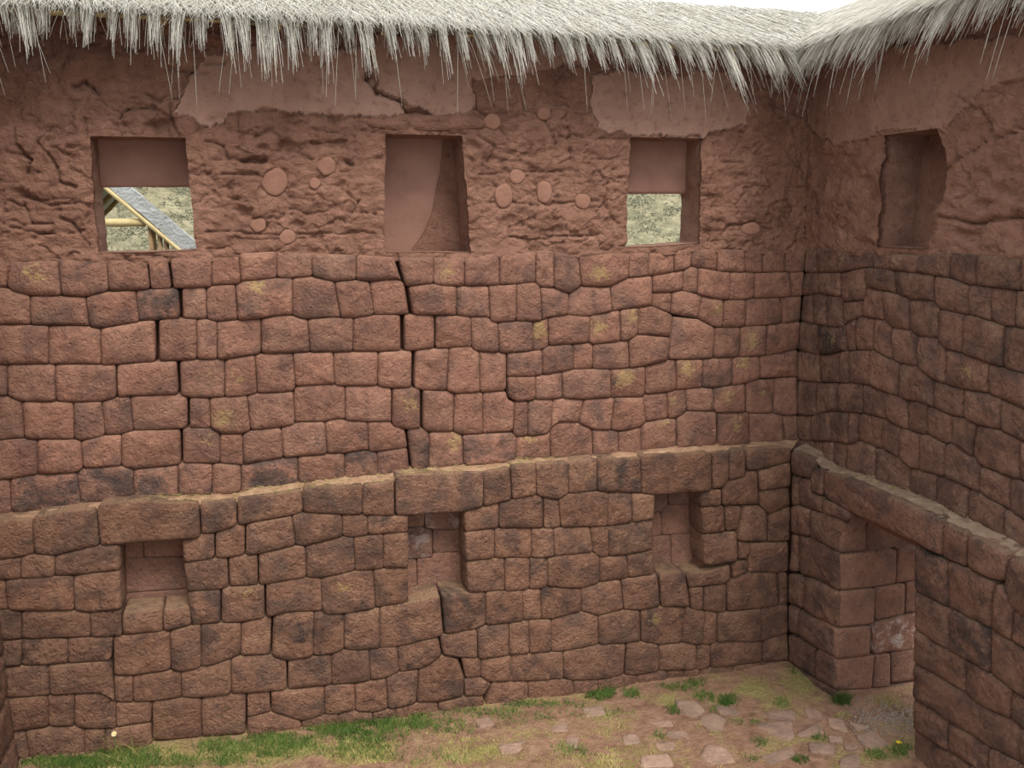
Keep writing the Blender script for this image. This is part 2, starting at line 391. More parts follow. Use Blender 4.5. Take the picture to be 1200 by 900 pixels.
course('T0', 'T1', [('M1', [(-180,-180),(143,152),(425,440,4),(876,885,4),(1041,1043,4)]), ('M2', [(203,207),(469,466),(610,612,6),(999,1000),(1117,1125,4)]), ('M3', [(179,182),(325,322),(450,450),(640,645)]), ('M3', [(953,952,5),(1030,1028),(1101,1099,0,'x'),(1102,1106)]), ('M4', [(175,172)])], 'bl')
for k in range(len(STONES)):                # the three lintels over the wall niches
    pg = STONES[k][0]; c = pg.mean(0)
    if STONES[k][1] == 'bl' and np.ptp(pg[:, 0]) > 80: STONES[k] = (pg, 'bl', 'lintel')
course('T1', 'T2', [('M1', [(-180,-180),(93,92),(240,240),(528,530,0,'x'),(802,808),(944,945,4),(1079,1078,4)]), ('M2', [(157,174),(378,382),(490,492),(669,669,0,'x'),(916,920),(1067,1066)]), ('M3', [(213,214,3),(279,290),(498,495),(600,602),(702,697)])], 'bl')
course('T2', 'T3', [('L1', [(-180,-180),(20,36),(325,327),(528,535,0,'x'),(808,822),(1002,1007,4),(1134,1136,4)]), ('L2', [(218,220),(430,436),(559,560),(669,669,0,'x')]), ('M2', [(919,921),(1047,1048)]), ('M3', [(161,162),(257,260),(416,430),(498,500),(697,692)])], 'bl')
course('T3', 'T4', [('L1', [(-180,-180),(95,95),(396,399),(532,538,0,'x'),(824,842),(971,971,4)]), ('L2', [(40,42,6),(284,292),(515,525),(669,670,0,'x'),(924,930),(1093,1094)]), ('L3', [(42,44),(152,150),(232,232),(459,460),(580,587),(694,696)])], 'bl')
course('T4', 'T5', [('L1', [(-180,-180),(95,95),(297,299),(498,487,0,'x'),(499,501),(747,752),(882,884),(1062,1056)]), ('L2', [(72,66,6),(255,250),(387,388),(544,545),(812,826,6),(1010,1010),(1171,1174)]), ('L3', [(201,203),(381,380),(553,566),(715,726,3)])], 'bl')
course('T5', 'T6', [('L1', [(-180,-180),(212,220),(487,505,0,'x'),(501,507),(584,585),(796,797),(1015,1017)]), ('L2', [(137,138,5),(331,333),(498,503),(620,630),(804,820,5),(972,975),(1111,1113)]), ('L3', [(148,150),(247,248),(452,456),(638,640,4),(836,818),(926,912),(978,976),(1168,1166)]), ('L4', [(161,163)])], 'bl')
course('T6', 'T7', [('L1', [(-40,20),(211,214),(328,326),(510,512),(668,663,0,'x'),(669,671),(884,887),(1082,1077,0,'x'),(1086,1087)]), ('L2', [(63,66,4),(301,302),(435,437),(572,580),(717,705,3),(0,0)][:5])], 'bl')
poly('L2', [820,407,890,427,916,500,913,582,800,612,710,617,706,590,717,470,742,464], 'bl')
course('T6', 'T7', [('L2', [(903,921),(992,988),(1120,1118)]), ('L3', [(174,176),(299,300),(575,566,4),(718,719),(885,880),(947,948),(1176,1174,3)]), ('L4', [(161,164)])], 'bl')
STONES = [s for s in STONES if not (s[1] == 'bl' and 575 < s[0][:, 0].mean() < 590 and 792 < s[0][:, 1].mean() < 800)]
poly('L2', [992,478,1000,425,1105,408,1200,400,1298,397,1296,517,1200,520,1100,522,1036,523,990,495], 'bl')
poly('L2', [918,508,985,502,1032,528,1000,582,918,585], 'bl')
course('T7', 'TG', [('L1', [(-60,20),(112,132),(370,372),(462,466),(663,672,0,'x'),(1087,1087)]), ('L2', [(200,200),(365,366),(515,515),(615,620),(797,800,0,'x'),(1036,1005)]), ('L3', [(145,146),(347,348),(452,453),(624,624),(758,758),(830,830),(902,902),(1050,1050)]), ('L4', [(40,40),(162,165)])], 'bl')
poly('L2', [800,613,915,588,1000,587,1003,650,800,675], 'bl')
poly('L1', [538,220,713,207,715,300,540,318], 'bl')
poly('L1', [716,207,835,192,842,272,745,298,718,298], 'bl')
poly('L3', [724,50,790,38,835,45,856,190,732,192], 'bl')
poly('L3', [838,48,930,40,1033,8,1037,75,1000,95,855,108], 'bl')
poly('L3', [858,110,918,106,912,207,862,203], 'bl')
poly('L3', [922,104,1018,94,1015,213,975,218,914,208], 'bl')
poly('L4', [-102,90,-65,60,0,40,115,42,122,188,40,201,-35,208,-105,212], 'bl')
poly('L4', [126,45,160,40,162,178,128,185], 'bl')
poly('M3', [906,512,993,500,992,572,906,575], 'bl')
poly('M3', [998,500,1030,465,1100,448,1108,422,1150,420,1160,567,1000,571], 'bl')
poly('M4', [31,420,125,394,172,382,172,485,120,494,42,507], 'bl')
poly('M4', [38,512,165,490,170,572,82,611,40,577], 'bl')
poly('M3', [1092,577,1160,571,1195,600,1194,729,1068,728,1072,682], 'bl')
poly('M4', [84,613,172,577,167,725,72,730], 'bl')
poly('M3', [909,580,1010,576,1012,690,912,697], 'bl')
poly('M3', [1016,577,1087,577,1067,679,1016,682], 'bl')
poly('M3', [915,702,1061,687,1065,815,955,834,918,830], 'bl')
poly('M3', [1072,732,1126,737,1112,804,1070,806], 'bl')
poly('M4', [-5,739,162,730,162,860,110,866,-14,865], 'bl')
poly('L3', [1040,2,1108,-14,1110,42,1062,55,1045,70], 'bl')

# ---- dressed stones at the back of the wall niches
NB_DEPTH = 0.26
BN = Plane((0, LO + NB_DEPTH, 0), (0, -1, 0))
for f in ([500,720,630,720,630,800,500,802], [632,720,850,700,850,795,632,798], [500,804,850,800,850,935,500,960], [500,962,850,937,850,1060,500,1060]):
    poly('M1', f, 'bn')
for f in ([640,590,740,590,739,662,640,668], [743,590,960,580,960,676,780,676,743,666], [640,672,742,670,775,680,774,800,640,808], [779,680,960,678,960,774,779,778], [640,812,704,808,712,1000,640,1000], [708,806,776,802,779,780,960,778,960,1000,714,1000]):
    poly('M2', f, 'bn')
for f in ([670,500,760,500,760,572,730,600,670,602], [764,500,900,500,900,560,764,566], [732,604,764,570,900,564,900,694,734,702], [670,604,730,604,732,704,670,708], [670,710,772,702,774,880,670,880], [777,700,900,696,900,880,777,880]):
    poly('M3', f, 'bn')

# ---- right wall, upper storey
R = dict(right=True)
bed('C0', ('U4', [200,43,245,45,300,45,400,50,520,60,740,75,870,55,1000,70,1200,85]), **R)
bed('C1', ('U4', [200,150,228,148,390,150,500,125,545,130,720,150,860,170,960,205,1000,205,1200,232]), **R)
bed('C2', ('U4', [200,252,222,250,300,240,395,250,402,278,500,272,506,216,620,235,705,268,800,272,830,310,945,335,970,335,1110,380,1200,395]), **R)
bed('C3', ('U4', [200,360,218,362,300,380,390,392,480,340,540,350,590,360,625,390,700,400,740,430,820,435,850,480,930,505,1090,560,1200,595]), **R)
bed('C4', ('U4', [195,488,210,490,300,510,340,510,420,490,540,490,600,520,660,550,730,560,800,615,860,640,950,665,1030,675,1200,745]), **R)
bed('C5', ('U4', [195,620,205,622,310,632,440,635,520,645,690,710,740,715,880,775,940,790,1000,820,1100,840,1200,890]), **R)
bed('C6', ('M4', [195,170,210,172,265,178,345,157,470,165,590,190,650,225,740,258,780,262,850,300,890,300,970,350,1010,400,1140,450,1200,462]), **R)
bed('C7', ('M4', [195,284,215,285,270,290,360,290,440,305,475,285,560,318,640,355,700,405,835,440,950,490,1000,515,1120,585,1200,640]), **R)
bed('C8', ('M4', [195,310,240,312,310,355,350,390,420,425,540,455,580,480,700,520,800,565,950,635,1110,710,1200,760]), **R)
EXT = [(1420, 1420), (1640, 1640), (1850, 1850), (2090, 2090)]
course('C0', 'C1', [('U4', [(243,236),(290,292),(380,388),(455,455),(530,535),(615,615),(738,727),(880,866),(1000,992),(1190,1190)] + EXT)], 'ru')
course('C1', 'C2', [('U4', [(236,227),(303,304),(394,396),(502,499,0,'x'),(503,507),(632,640),(808,808),(960,962),(1060,1060),(1167,1167)] + EXT)], 'ru')
course('C2', 'C3', [('U4', [(227,218),(270,274),(332,332),(404,406),(498,487,0,'x'),(507,488),(584,588),(702,702),(832,824),(942,932),(1115,1112)] + EXT)], 'ru')
course('C3', 'C4', [('U4', [(218,207),(298,299),(418,425),(458,462),(540,541),(620,624),(737,733),(862,860),(1046,1042),(1230,1230)] + EXT)], 'ru')
course('C4', 'C5', [('U4', [(207,204),(303,310),(390,393),(432,436),(522,527),(658,650),(806,806),(940,938),(1101,1100),(1260,1260)] + EXT)], 'ru')
course('C5', 'C6', [('M4', [(204,203),(290,290),(382,386),(490,493),(602,596),(692,692),(776,775),(886,886),(992,975),(1190,1188)] + EXT)], 'ru')
course('C6', 'C7', [('M4', [(203,205),(264,268),(352,354),(430,432),(475,474),(584,576),(657,655),(747,740),(855,850),(1010,1002),(1140,1138),(1250,1250)] + EXT)], 'ru')
course('C7', 'C8', [('M4', [(210,215),(313,313),(363,360),(422,420),(552,548),(700,698),(816,814),(960,956),(1118,1115),(1250,1250)] + EXT)], 'ru')

# ---- right wall, lower storey: between corner and doorway, lintel, pier
for f in ([180,330,265,365,262,455,182,430], [180,436,214,446,208,567,179,570], [217,450,258,461,262,517,310,537,315,604,240,577,211,560], [266,410,318,416,309,526,264,515],
          [319,543,400,582,426,602,427,638,330,609,317,601], [180,576,210,571,262,591,256,705,181,690], [260,592,330,613,394,634,396,700,388,777,264,711], [181,697,207,702,207,859,176,859]):
    poly('M4', f, 'rl')
poly('M4', [320,424,400,442,500,478,600,524,700,570,800,612,846,642,850,720,842,794,740,742,640,692,520,640,400,580,320,532], 'rl', 'lintel')
for f in ([212,-124,264,-110,300,-92,389,-44,384,123,300,72,216,46], [168,46,205,52,238,70,232,196,168,172], [238,58,300,76,387,128,382,282,300,242,236,202], [168,182,211,197,210,315,168,302],
          [215,202,300,252,373,290,369,414,285,369,215,320], [168,312,284,376,280,500,168,432], [287,380,370,421,376,557,283,502], [168,440,280,508,376,565,376,600,168,480]):
    poly('L4', f, 'rl')
poly('M4', [852,648,955,700,951,841,846,797], 'rl')
poly('M4', [959,702,1040,730,1138,790,1112,902,1040,888,957,842], 'rl')
poly('M4', [1142,795,1200,815,1400,905,1400,1150,1290,1110,1155,1030,1118,960,1117,905], 'rl')
poly('M4', [1405,907,1700,1045,1700,1310,1405,1153], 'rl')
PX = [(1400,1400),(1640,1640),(1850,1850),(2090,2090)]
bed('E0', ('L4', [700,-90,725,-78,840,-25,950,20,1040,70,1105,105,1155,207,1200,215]), **R)
bed('E1', ('L4', [700,106,722,116,800,158,880,202,1060,288,1150,345,1200,372]), **R)
bed('E2', ('L4', [700,276,722,290,870,385,1000,450,1150,555,1200,590]), **R)
bed('E3', ('L4', [700,424,720,437,800,482,945,570,1010,625,1150,690,1200,738]), **R)
bed('E4', ('L4', [700,580,718,592,865,690,1050,810,1200,887]), **R)
bed('E5', ('L4', [700,715,715,727,870,828,1050,945,1200,1040]), **R)
bed('E6', ('L4', [700,895,725,905,960,1070,1200,1220]), **R)
course('E0', 'E1', [('L4', [(726,722),(870,868),(1073,1060),(1152,1146),(1300,1290)] + PX)], 'rl')
course('E1', 'E2', [('L4', [(721,720),(880,870),(1056,1054),(1290,1280)] + PX)], 'rl')
course('E2', 'E3', [('L4', [(720,719),(946,944),(1152,1140),(1330,1330)] + PX)], 'rl')
course('E3', 'E4', [('L4', [(719,718),(1185,1180),(1420,1420),(1640,1640),(2090,2090)])], 'rl')
course('E4', 'E5', [('L4', [(718,716),(866,868),(1050,1050),(1300,1300)] + PX)], 'rl')
course('E5', 'E6', [('L4', [(716,720),(960,960),(1200,1200)] + PX)], 'rl')
# ---- far jamb of the doorway
for f in ([392,125,547,111,540,266,386,280], [552,107,678,92,675,221,546,250], [683,87,860,60,860,190,680,218], [379,290,527,277,522,407,373,420], [541,263,716,222,860,190,860,345,716,377,539,397],
          [375,426,545,405,531,550,380,560], [550,405,612,398,612,540,536,548], [617,394,718,380,860,355,860,500,718,514,618,528], [380,564,530,553,610,545,860,505,860,620,380,640],
          [391,-38,641,-56,635,87,545,102,396,117], [648,-58,860,-80,860,55,725,74,640,85]):
    poly('L4', f, 'jb')
JB2 = Plane((0, YJ + 0.07, 0), (0, -1, 0))
poly('M4', [396,640,432,650,434,604,506,604,506,768,391,779], 'jb')
for f in ([509,560,760,560,760,790,509,795],):
    poly('M4', f, 'jb2')

PL = {'bu': BU, 'bl': BL, 'bn': BN, 'ru': RU, 'rl': RL, 'jb': JB, 'jb2': JB2}

# ------------------------------------------------------------------ walls
wall_back = empty('wall_back', (0, D, 0)); wall_right = empty('wall_right', (x_rl(0), 4, 0)); wall_left = empty('wall_left', (XL, 4, 0))
PARENT = {'bu': wall_back, 'bl': wall_back, 'bn': wall_back, 'ru': wall_right, 'rl': wall_right, 'jb': wall_right, 'jb2': wall_right}
SMAT = {'bu': 'stone', 'bl': 'stone_low', 'bn': 'stone_niche', 'ru': 'stone_right', 'rl': 'stone_right', 'jb': 'stone_niche', 'jb2': 'stone_niche'}
DEPTH = {'bu': 0.24, 'bl': 0.30, 'bn': 0.10, 'ru': 0.24, 'rl': 0.30, 'jb': 0.25, 'jb2': 0.12}
PILLOW = {'bu': 1.0, 'bl': 0.85, 'bn': 0.12, 'ru': 0.95, 'rl': 0.95, 'jb': 0.35, 'jb2': 0.15}
DARK = [(36,345,.3),(98,325,.75),(150,312,.45),(130,362,.5),(185,358,.95),(90,400,.4),(312,350,.6),(210,312,.2),(240,315,.4),(415,350,.7),(512,315,.6),(700,315,.45),(560,355,.5),(730,300,.3),
        (55,572,1),(122,562,1),(183,560,.95),(226,560,.85),(265,557,.5),(315,550,1),(375,545,.6),(422,538,.9),(460,535,.75),(490,525,.85),(572,522,.75),(800,355,.7),(610,390,.6),(655,388,.55),
        (755,322,.6),(750,435,.7),(840,437,.8),(860,470,.55),(895,462,.7),(610,440,.5),(690,390,.5),(720,505,.55),(775,505,.65),(700,485,.6),(840,495,.5),(865,405,.5),(648,480,.45),(720,520,.5),
        (20,655,.6),(60,768,.8),(105,765,.6),(62,720,.5),(255,712,.8),(30,790,.5),(20,640,.7),(210,700,.5),(350,745,.85),(380,742,.7),(430,740,.8),(400,700,.6),(480,722,.5),(545,720,.8),(600,715,.7),
        (585,695,.6),(632,675,.9),(655,575,.6),(680,570,.7),(712,560,.85),(460,610,.8),(650,710,.7),(640,700,.6),(655,705,.7),(790,738,.8),(300,755,.7),(105,880,.3),(300,790,.5),(590,705,.6),
        (975,395,1),(985,400,1),(1100,345,.5),(1160,395,.6),(1185,490,.8),(1100,490,.7),(1050,545,.5),(1000,480,.4),(1095,700,1),(1140,735,1),(1080,740,.5),(1130,745,.9),(1160,700,.5),(1140,660,.4),
        (1030,590,.5),(1125,640,.6),(940,700,.5),(965,690,.6),(960,650,.4),(1170,750,.7),(1130,610,.4),(1180,330,.5),(1150,310,.6)]
LICH = [(38,318,.95),(285,430,.55),(237,437,.6),(265,478,.9),(478,468,.9),(632,385,1),(735,445,1),(725,418,.8),(888,455,.6),(880,390,.85),(513,527,.9),(622,518,.85),(705,385,.85),(740,380,.75),(810,440,.8),(840,355,.8),(800,440,.9),(845,505,.75),(780,505,.6),
        (660,320,.5),(700,310,.9),(15,480,.6),(240,520,.6),(310,350,.7),(520,315,.6),(880,425,.8),(800,470,.6),(840,462,.7),(400,690,.7),(290,700,.6),(770,730,.6),(690,560,.5),(1040,545,.7),(1100,480,.6),(1060,360,.5),(1130,430,.5),(950,420,.6),(990,400,.6)]
WHITE = [(1047,747,.45),(497,640,.62),(530,610,.68)]
BRT = {k: 1.0 for k in ('bu', 'bl', 'bn', 'ru', 'rl', 'jb', 'jb2')}

def inside(p, pg):
    x, y = p; c = False; n = len(pg)
    for i in range(n):
        x1, y1 = pg[i]; x2, y2 = pg[(i + 1) % n]
        if (y1 > y) != (y2 > y) and x < (x2 - x1) * (y - y1) / (y2 - y1) + x1: c = not c
    return c
def resample(pg, n):
    q = np.vstack([pg, pg[:1]]); s = np.r_[0, np.cumsum(np.linalg.norm(np.diff(q, axis=0), axis=1))]
    t = np.linspace(0, s[-1], n, endpoint=False)
    return np.stack([np.interp(t, s, q[:, 0]), np.interp(t, s, q[:, 1])], 1)
def resample_keep(pg, st):
    out = []
    for a, b in zip(pg, np.roll(pg, -1, 0)):
        l = np.linalg.norm(b - a)
        if l < 0.004: continue
        n = max(1, int(round(l / st)))
        out += [a + (b - a) * i / n for i in range(n)]
    return np.array(out)
def offset2(pg, d):
    e = np.roll(pg, -1, 0) - np.roll(pg, 1, 0)
    nrm = np.stack([-e[:, 1], e[:, 0]], 1); nrm /= np.linalg.norm(nrm, axis=1)[:, None] + 1e-9
    return pg + nrm * d
def area2(pg):
    x, y = pg[:, 0], pg[:, 1]
    return 0.5 * np.sum(x * np.roll(y, -1) - y * np.roll(x, -1))
def frame(pl):
    n = pl.n; up = np.array([0, 0, 1.0]); u = np.cross(up, n); u /= np.linalg.norm(u); v = np.cross(n, u)
    return u, v, n
STONE_N = 0
def build_stone(wp, pl, mat, name, parent, depth, pillow, gap=0.0045, props=(0.25, 0, 1, 1), wear=1.0, seed=0):
    """wp: outline as 3-D points on the face plane"""
    global STONE_N
    STONE_N += 1
    r = random.Random(seed or STONE_N * 7919)
    u, v, n = frame(pl); c0 = wp.mean(0)
    pg = np.stack([(wp - c0) @ u, (wp - c0) @ v], 1)
    if area2(pg) < 0: pg = pg[::-1]
    per = np.sum(np.linalg.norm(np.roll(pg, -1, 0) - pg, axis=1))
    N = int(np.clip(per / 0.03, 28, 84))
    pg = resample_keep(pg, per / N)
    N = len(pg)
    pg = pg * 0.66 + (np.roll(pg, 1, 0) + np.roll(pg, -1, 0)) * 0.17     # worn corners
    pg = offset2(pg, gap - 0.0035)
    cen = pg.mean(0)
    size = math.sqrt(abs(area2(pg)))
    h = min(0.030, size * 0.11) * pillow
    ins = min(0.026, size * 0.12)
    proud = (r.random() - 0.5) * 0.016 * pillow
    tx, ty = (r.random() - .5) * 0.10 * pillow, (r.random() - .5) * 0.10 * pillow
    a = offset2(pg, ins * 0.28); b = offset2(pg, ins * 0.95)
    def relax(p, n):
        for _ in range(n): p = p * 0.5 + (np.roll(p, 1, 0) + np.roll(p, -1, 0)) * 0.25
        return p
    a = relax(a, 1); b = relax(b, 5)
    def lerp(k): return b * (1 - k) + cen * k
    rings = [(pg, -depth, 0), (pg, -0.10 * h - 0.002, 0.15), (a, 0.36 * h, 0.45), (b, 0.76 * h, 0.9), (lerp(0.25), 0.95 * h, 1.1), (lerp(0.55), 1.02 * h, 1.2), (lerp(0.82), 1.04 * h, 1.2)]
    V = []
    off = np.array([r.random() * 50, r.random() * 50, r.random() * 50])
    for pts, dz, amp in rings:
        P3 = c0 + pts[:, :1] * u + pts[:, 1:] * v
        if amp > 0:
            nz = fbm(P3 + off, 9.0, 3, 3) * 0.017 * min(1.0, pillow + 0.15) * wear
            z = dz + amp * nz + (pts @ np.array([tx, ty])) * min(1, amp) + proud
        else:
            z = np.full(len(pts), dz)
        V.append(P3 + z[:, None] * n)
    cz = 1.04 * h + proud + cen @ np.array([tx, ty])
    V.append((c0 + cen[0] * u + cen[1] * v + cz * n)[None])
    V = np.vstack(V)
    F = []
    K = len(rings)
    idx = np.arange(N); nx = (idx + 1) % N
    for k in range(K - 1):
        F += np.stack([k * N + idx, k * N + nx, (k + 1) * N + nx, (k + 1) * N + idx], 1).tolist()
    top = K * N
    F += np.stack([(K - 1) * N + idx, (K - 1) * N + nx, np.full(N, top)], 1).tolist()
    loc = c0
    o = mesh_np(name, V, F, mat, None, True, loc)
    o.parent = parent
    o.matrix_parent_inverse = Matrix.Translation(-Vector(parent.location))
    o.color = props
    return o

for out, pk, nm in STONES:
    wp = unproj(out, PL[pk])
    cpx = out.mean(0)
    r = random.Random(int(cpx[0] * 31 + cpx[1] * 17))
    dark = {'bu': 0.18, 'bl': 0.42, 'bn': 0.0, 'ru': 0.42, 'rl': 0.5, 'jb': 0.0, 'jb2': 0.0}[pk] + r.random() * 0.22
    lich = 0.0 if pk in ('jb', 'bn', 'jb2') else r.random() * 0.35; wh = 1.0
    for x, y, a in DARK:
        if pk not in ('bn', 'jb', 'jb2') and inside((x, y), out): dark = max(dark, a)
    for x, y, a in LICH:
        if inside((x, y), out): lich = max(lich, a)
    for x, y, a in WHITE:
        if pk in ('bn', 'jb', 'jb2') and inside((x, y), out): wh = min(wh, a)
    dep = DEPTH[pk]
    if pk == 'rl' and cpx[0] < 985: dep = 0.07
    br = BRT[pk] * (0.88 + 0.26 * r.random())
    build_stone(wp, PL[pk], MAT[SMAT[pk]], nm, PARENT[pk], dep, PILLOW[pk], props=(dark, lich, br, wh), wear=0.25 if pk in ('bn', 'jb', 'jb2') else 1.0, gap=0.0005 if pk == 'rl' and cpx[0] < 985 else 0.0038)

# left wall: only its foot shows at the edge of the view
LW = Plane((XL, 0, 0), (1, 0, 0))
zz = [0.15, 0.52, 0.86, 1.2, 1.52, 1.84, 2.12]
for i in range(6):
    y = LO - 0.01; 
    while y > LO - 1.6:
        w = 0.34 + 0.25 * random.random()
        j = lambda: (random.random() - .5) * 0.05
        pts = np.array([(XL, y, zz[i]), (XL, y - w, zz[i]), (XL, y - w, zz[i + 1]), (XL, y, zz[i + 1])])
        build_stone(pts, LW, MAT['stone_low'], 'stone', wall_left, 0.25, 1.0, props=(0.4, 0.1, 0.95, 1))
        y -= w

# ------------------------------------------------------------------ wall cores (mud bedding behind the facing stones)
def rects_with_holes(u0, u1, v0, v1, holes):
    us = sorted({u0, u1, *[h[0] for h in holes], *[h[1] for h in holes]}); vs = sorted({v0, v1, *[h[2] for h in holes], *[h[3] for h in holes]})
    us = [a for a in us if u0 <= a <= u1]; vs = [a for a in vs if v0 <= a <= v1]
    for a, b in zip(us[:-1], us[1:]):
        run = None
        for c, d in zip(vs[:-1], vs[1:]):
            m = ((a + b) / 2, (c + d) / 2)
            if any(h[0] < m[0] < h[1] and h[2] < m[1] < h[3] for h in holes):
                if run: yield (a, b, run[0], run[1]); run = None
            else:
                run = (run[0], d) if run else (c, d)
        if run: yield (a, b, run[0], run[1])
def px_rect(pl, x0, y0, x1, y1, m=0.02):
    P = unproj([(x0, y0), (x1, y0), (x1, y1), (x0, y1)], pl)
    return P, m
def hole_back(pl, x0, y0, x1, y1, m=0.03):
    P = unproj([(x0, y0), (x1, y0), (x1, y1), (x0, y1)], pl)
    return (P[:, 0].min() - m, P[:, 0].max() + m, P[:, 2].min() - m, P[:, 2].max() + m)
ZB0 = unproj([(470, 300)], BU)[0][2]; ZLED = unproj([(470, 560)], BU)[0][2]; ZTOP = 5.62
XC = x_ru(3.0)
V, F = [], []
lowholes = [hole_back(BL, 141, 633, 222, 716), hole_back(BL, 477, 600, 546, 692), hole_back(BL, 766, 578, 824, 668)]
for a, b, c, d in rects_with_holes(XL - 0.6, XC + 0.9, -0.4, ZLED, lowholes):
    add_box(V, F, a, b, LO + 0.14, LO + 0.36, c, d)
add_box(V, F, XL - 0.6, XC + 0.9, LO + 0.34, D + 0.8, -0.4, ZLED)
add_box(V, F, XL - 0.6, XC + 0.9, D + 0.16, D + 0.8, ZLED, ZB0 - 0.05)
mesh = mesh_np('wall_core', V, F, MAT['core'], wall_back, False, (0, D, 0)); mesh.location = (0, 0, 0)
V, F = [], []
ZLIN = unproj([(1040, 640)], RL)[0][2] + 0.02
YN = 1.6
add_box(V, F, XC + 0.02, XC + 0.95, YJ + 0.3, D + 0.2, -0.4, 2.05)
add_box(V, F, XC + 0.02, XC + 0.95, YN, YP - 0.10, -0.4, 2.05)
add_box(V, F, XC + 0.02, XC + 0.95, YP - 0.10, YJ + 0.3, ZLIN, 2.05)
add_box(V, F, XC + 0.14, XC + 0.95, YN, D + 0.2, 2.05, ZB0 - 0.05)
mesh = mesh_np('wall_core', V, F, MAT['core'], wall_right, False, tuple(wall_right.location)); mesh.location = (0, 0, 0)
V, F = [], []
add_box(V, F, XL - 0.7, XL - 0.12, 2.6, D + 0.1, -0.4, 2.1)
add_box(V, F, XL - 0.85, XL - 0.22, 2.6, D + 0.1, 2.1, ZTOP)
mesh = mesh_np('wall_core', V, F, MAT['core'], wall_left, False, tuple(wall_left.location)); mesh.location = (0, 0, 0)
tag(wall_back, 'long back wall of fitted reddish stone blocks below and mud plaster above', 'wall', kind='structure')
tag(wall_right, 'side wall of fitted brown stone blocks with a doorway at its foot', 'wall', kind='structure')
tag(wall_left, 'opposite side wall whose foot shows beside the grass', 'wall', kind='structure')

# ------------------------------------------------------------------ soil lying on the two ledges
def ledge(front_px, fpl, back_px, bpl, parent, name='ledge_soil', seed=0, mat='soil'):
    n = 260
    f = unproj(resample_open(front_px, n), fpl); b = unproj(resample_open(back_px, n), bpl)
    rows = []
    K = 9
    for k in range(K + 1):
        t = k / K
        p = f * (1 - t) + b * t
        nz = fbm(p, 14, 4, 30 + seed)
        p[:, 2] += nz * 0.018 + 0.012 * math.sin(t * math.pi) - (0.05 if k == 0 else 0.0) + (0.022 if k == K else 0)
        if k == 0: p += np.array(fpl.n) * -0.05
        if k == K: p += np.array(bpl.n) * -0.04
        rows.append(p)
    V = np.vstack(rows); F = []
    for k in range(K):
        i = np.arange(n - 1)
        F += np.stack([k * n + i, k * n + i + 1, (k + 1) * n + i + 1, (k + 1) * n + i], 1).tolist()
    o = mesh_np(name, V, F, MAT[mat], parent, True, tuple(parent.location)); o.location = (0, 0, 0)
    return o, f, b
def resample_open(pts, n):
    pts = np.asarray(pts); x = np.linspace(pts[0, 0], pts[-1, 0], n)
    return np.stack([x, np.interp(x, pts[:, 0], pts[:, 1])], 1)
t0 = BED['T0'].copy(); t0 = np.vstack([[(-60, t0[0, 1])], t0[(t0[:, 0] > -47) & (t0[:, 0] < 926)], [(928, 526)]])
bf = BED['BF'].copy(); bf = np.vstack([[(-60, bf[0, 1] + 5)], bf[bf[:, 0] < 934], [(937, 517)]]); bf[:, 1] -= 3
LEDB = ledge(t0 + (0, 1.5), Plane((0, LO + 0.015, 0), (0, -1, 0)), bf, BU, wall_back)
rt = T('M4', [178,326,270,361,320,418,400,436,500,466,600,510,700,556,800,600,850,636,955,692,1040,722,1140,780,1200,812])
rt = np.vstack([rt, [(1440, 258 + (rt[-1, 1] - 258) * (1440 - 310) / (rt[-1, 0] - 310))]])
rb = BED['C8'].copy(); rb[:, 1] -= 4; rb = rb[rb[:, 0] > 936]
LEDR = ledge(rt + (0, 2), Plane(RL.p - RL.n * 0.02, RL.n), rb, RU, wall_right, seed=5, mat='soil_grey')

# ------------------------------------------------------------------ mud plaster of the upper storey
def adobe_material():
    m, nt, b = nmat('mud_plaster'); q = NB(nt); pos = q.wpos()
    at = q.n('ShaderNodeAttribute', attribute_name='plaster')
    n1 = q.noise(pos, 3.2, 6, 0.62); n2 = q.noise(pos, 18, 6, 0.7); n3 = q.noise(pos, 75, 4, 0.7)
    rough = q.ramp(n1, [(0.3, (0.215, 0.110, 0.076)), (0.5, (0.285, 0.148, 0.102)), (0.7, (0.34, 0.183, 0.127))])
    smooth = q.ramp(n1, [(0.3, (0.25, 0.142, 0.104)), (0.55, (0.30, 0.178, 0.132)), (0.75, (0.34, 0.205, 0.155))])
    base = q.mix(at.outputs['Fac'], rough, smooth)
    base = q.mix(q.step(n2, 0.5, 0.28), base, q.mix(1.0, base, (0.66, 0.62, 0.6), 'MULTIPLY'))
    # bits of straw and grit in the mud
    vor = q.n('ShaderNodeTexVoronoi'); q.link(pos, vor.inputs['Vector']); vor.inputs['Scale'].default_value = 90
    g = q.math('MULTIPLY', q.step(vor.outputs['Distance'], 0.28, 0.16), q.step(q.noise(pos, 2.6, 4, 0.6), 0.55, 0.7))
    base = q.mix(q.math('MULTIPLY', g, 0.55), base, (0.46, 0.36, 0.24))
    q.link(base, b.inputs['Base Color'])
    sc = q.n('ShaderNodeMapping'); q.link(pos, sc.inputs['Vector']); sc.inputs['Scale'].default_value = (1, 1, 1.25)
    h = q.math('ADD', q.noise(sc.outputs[0], 11, 7, 0.68, 0.5), q.math('MULTIPLY', n3, 0.2))
    amp = q.math('MULTIPLY_ADD', at.outputs['Fac'], -0.8, 1.0)
    q.link(q.bump(q.math('MULTIPLY', h, amp), 0.9, 0.09), b.inputs['Normal'])
    return m
MAT['adobe'] = adobe_material()
MAT['plaster'] = flat_noise_mat('niche_plaster', [(0.3, (0.24, 0.128, 0.094)), (0.7, (0.31, 0.17, 0.128))], 5, 0.35, 35, 0.03)

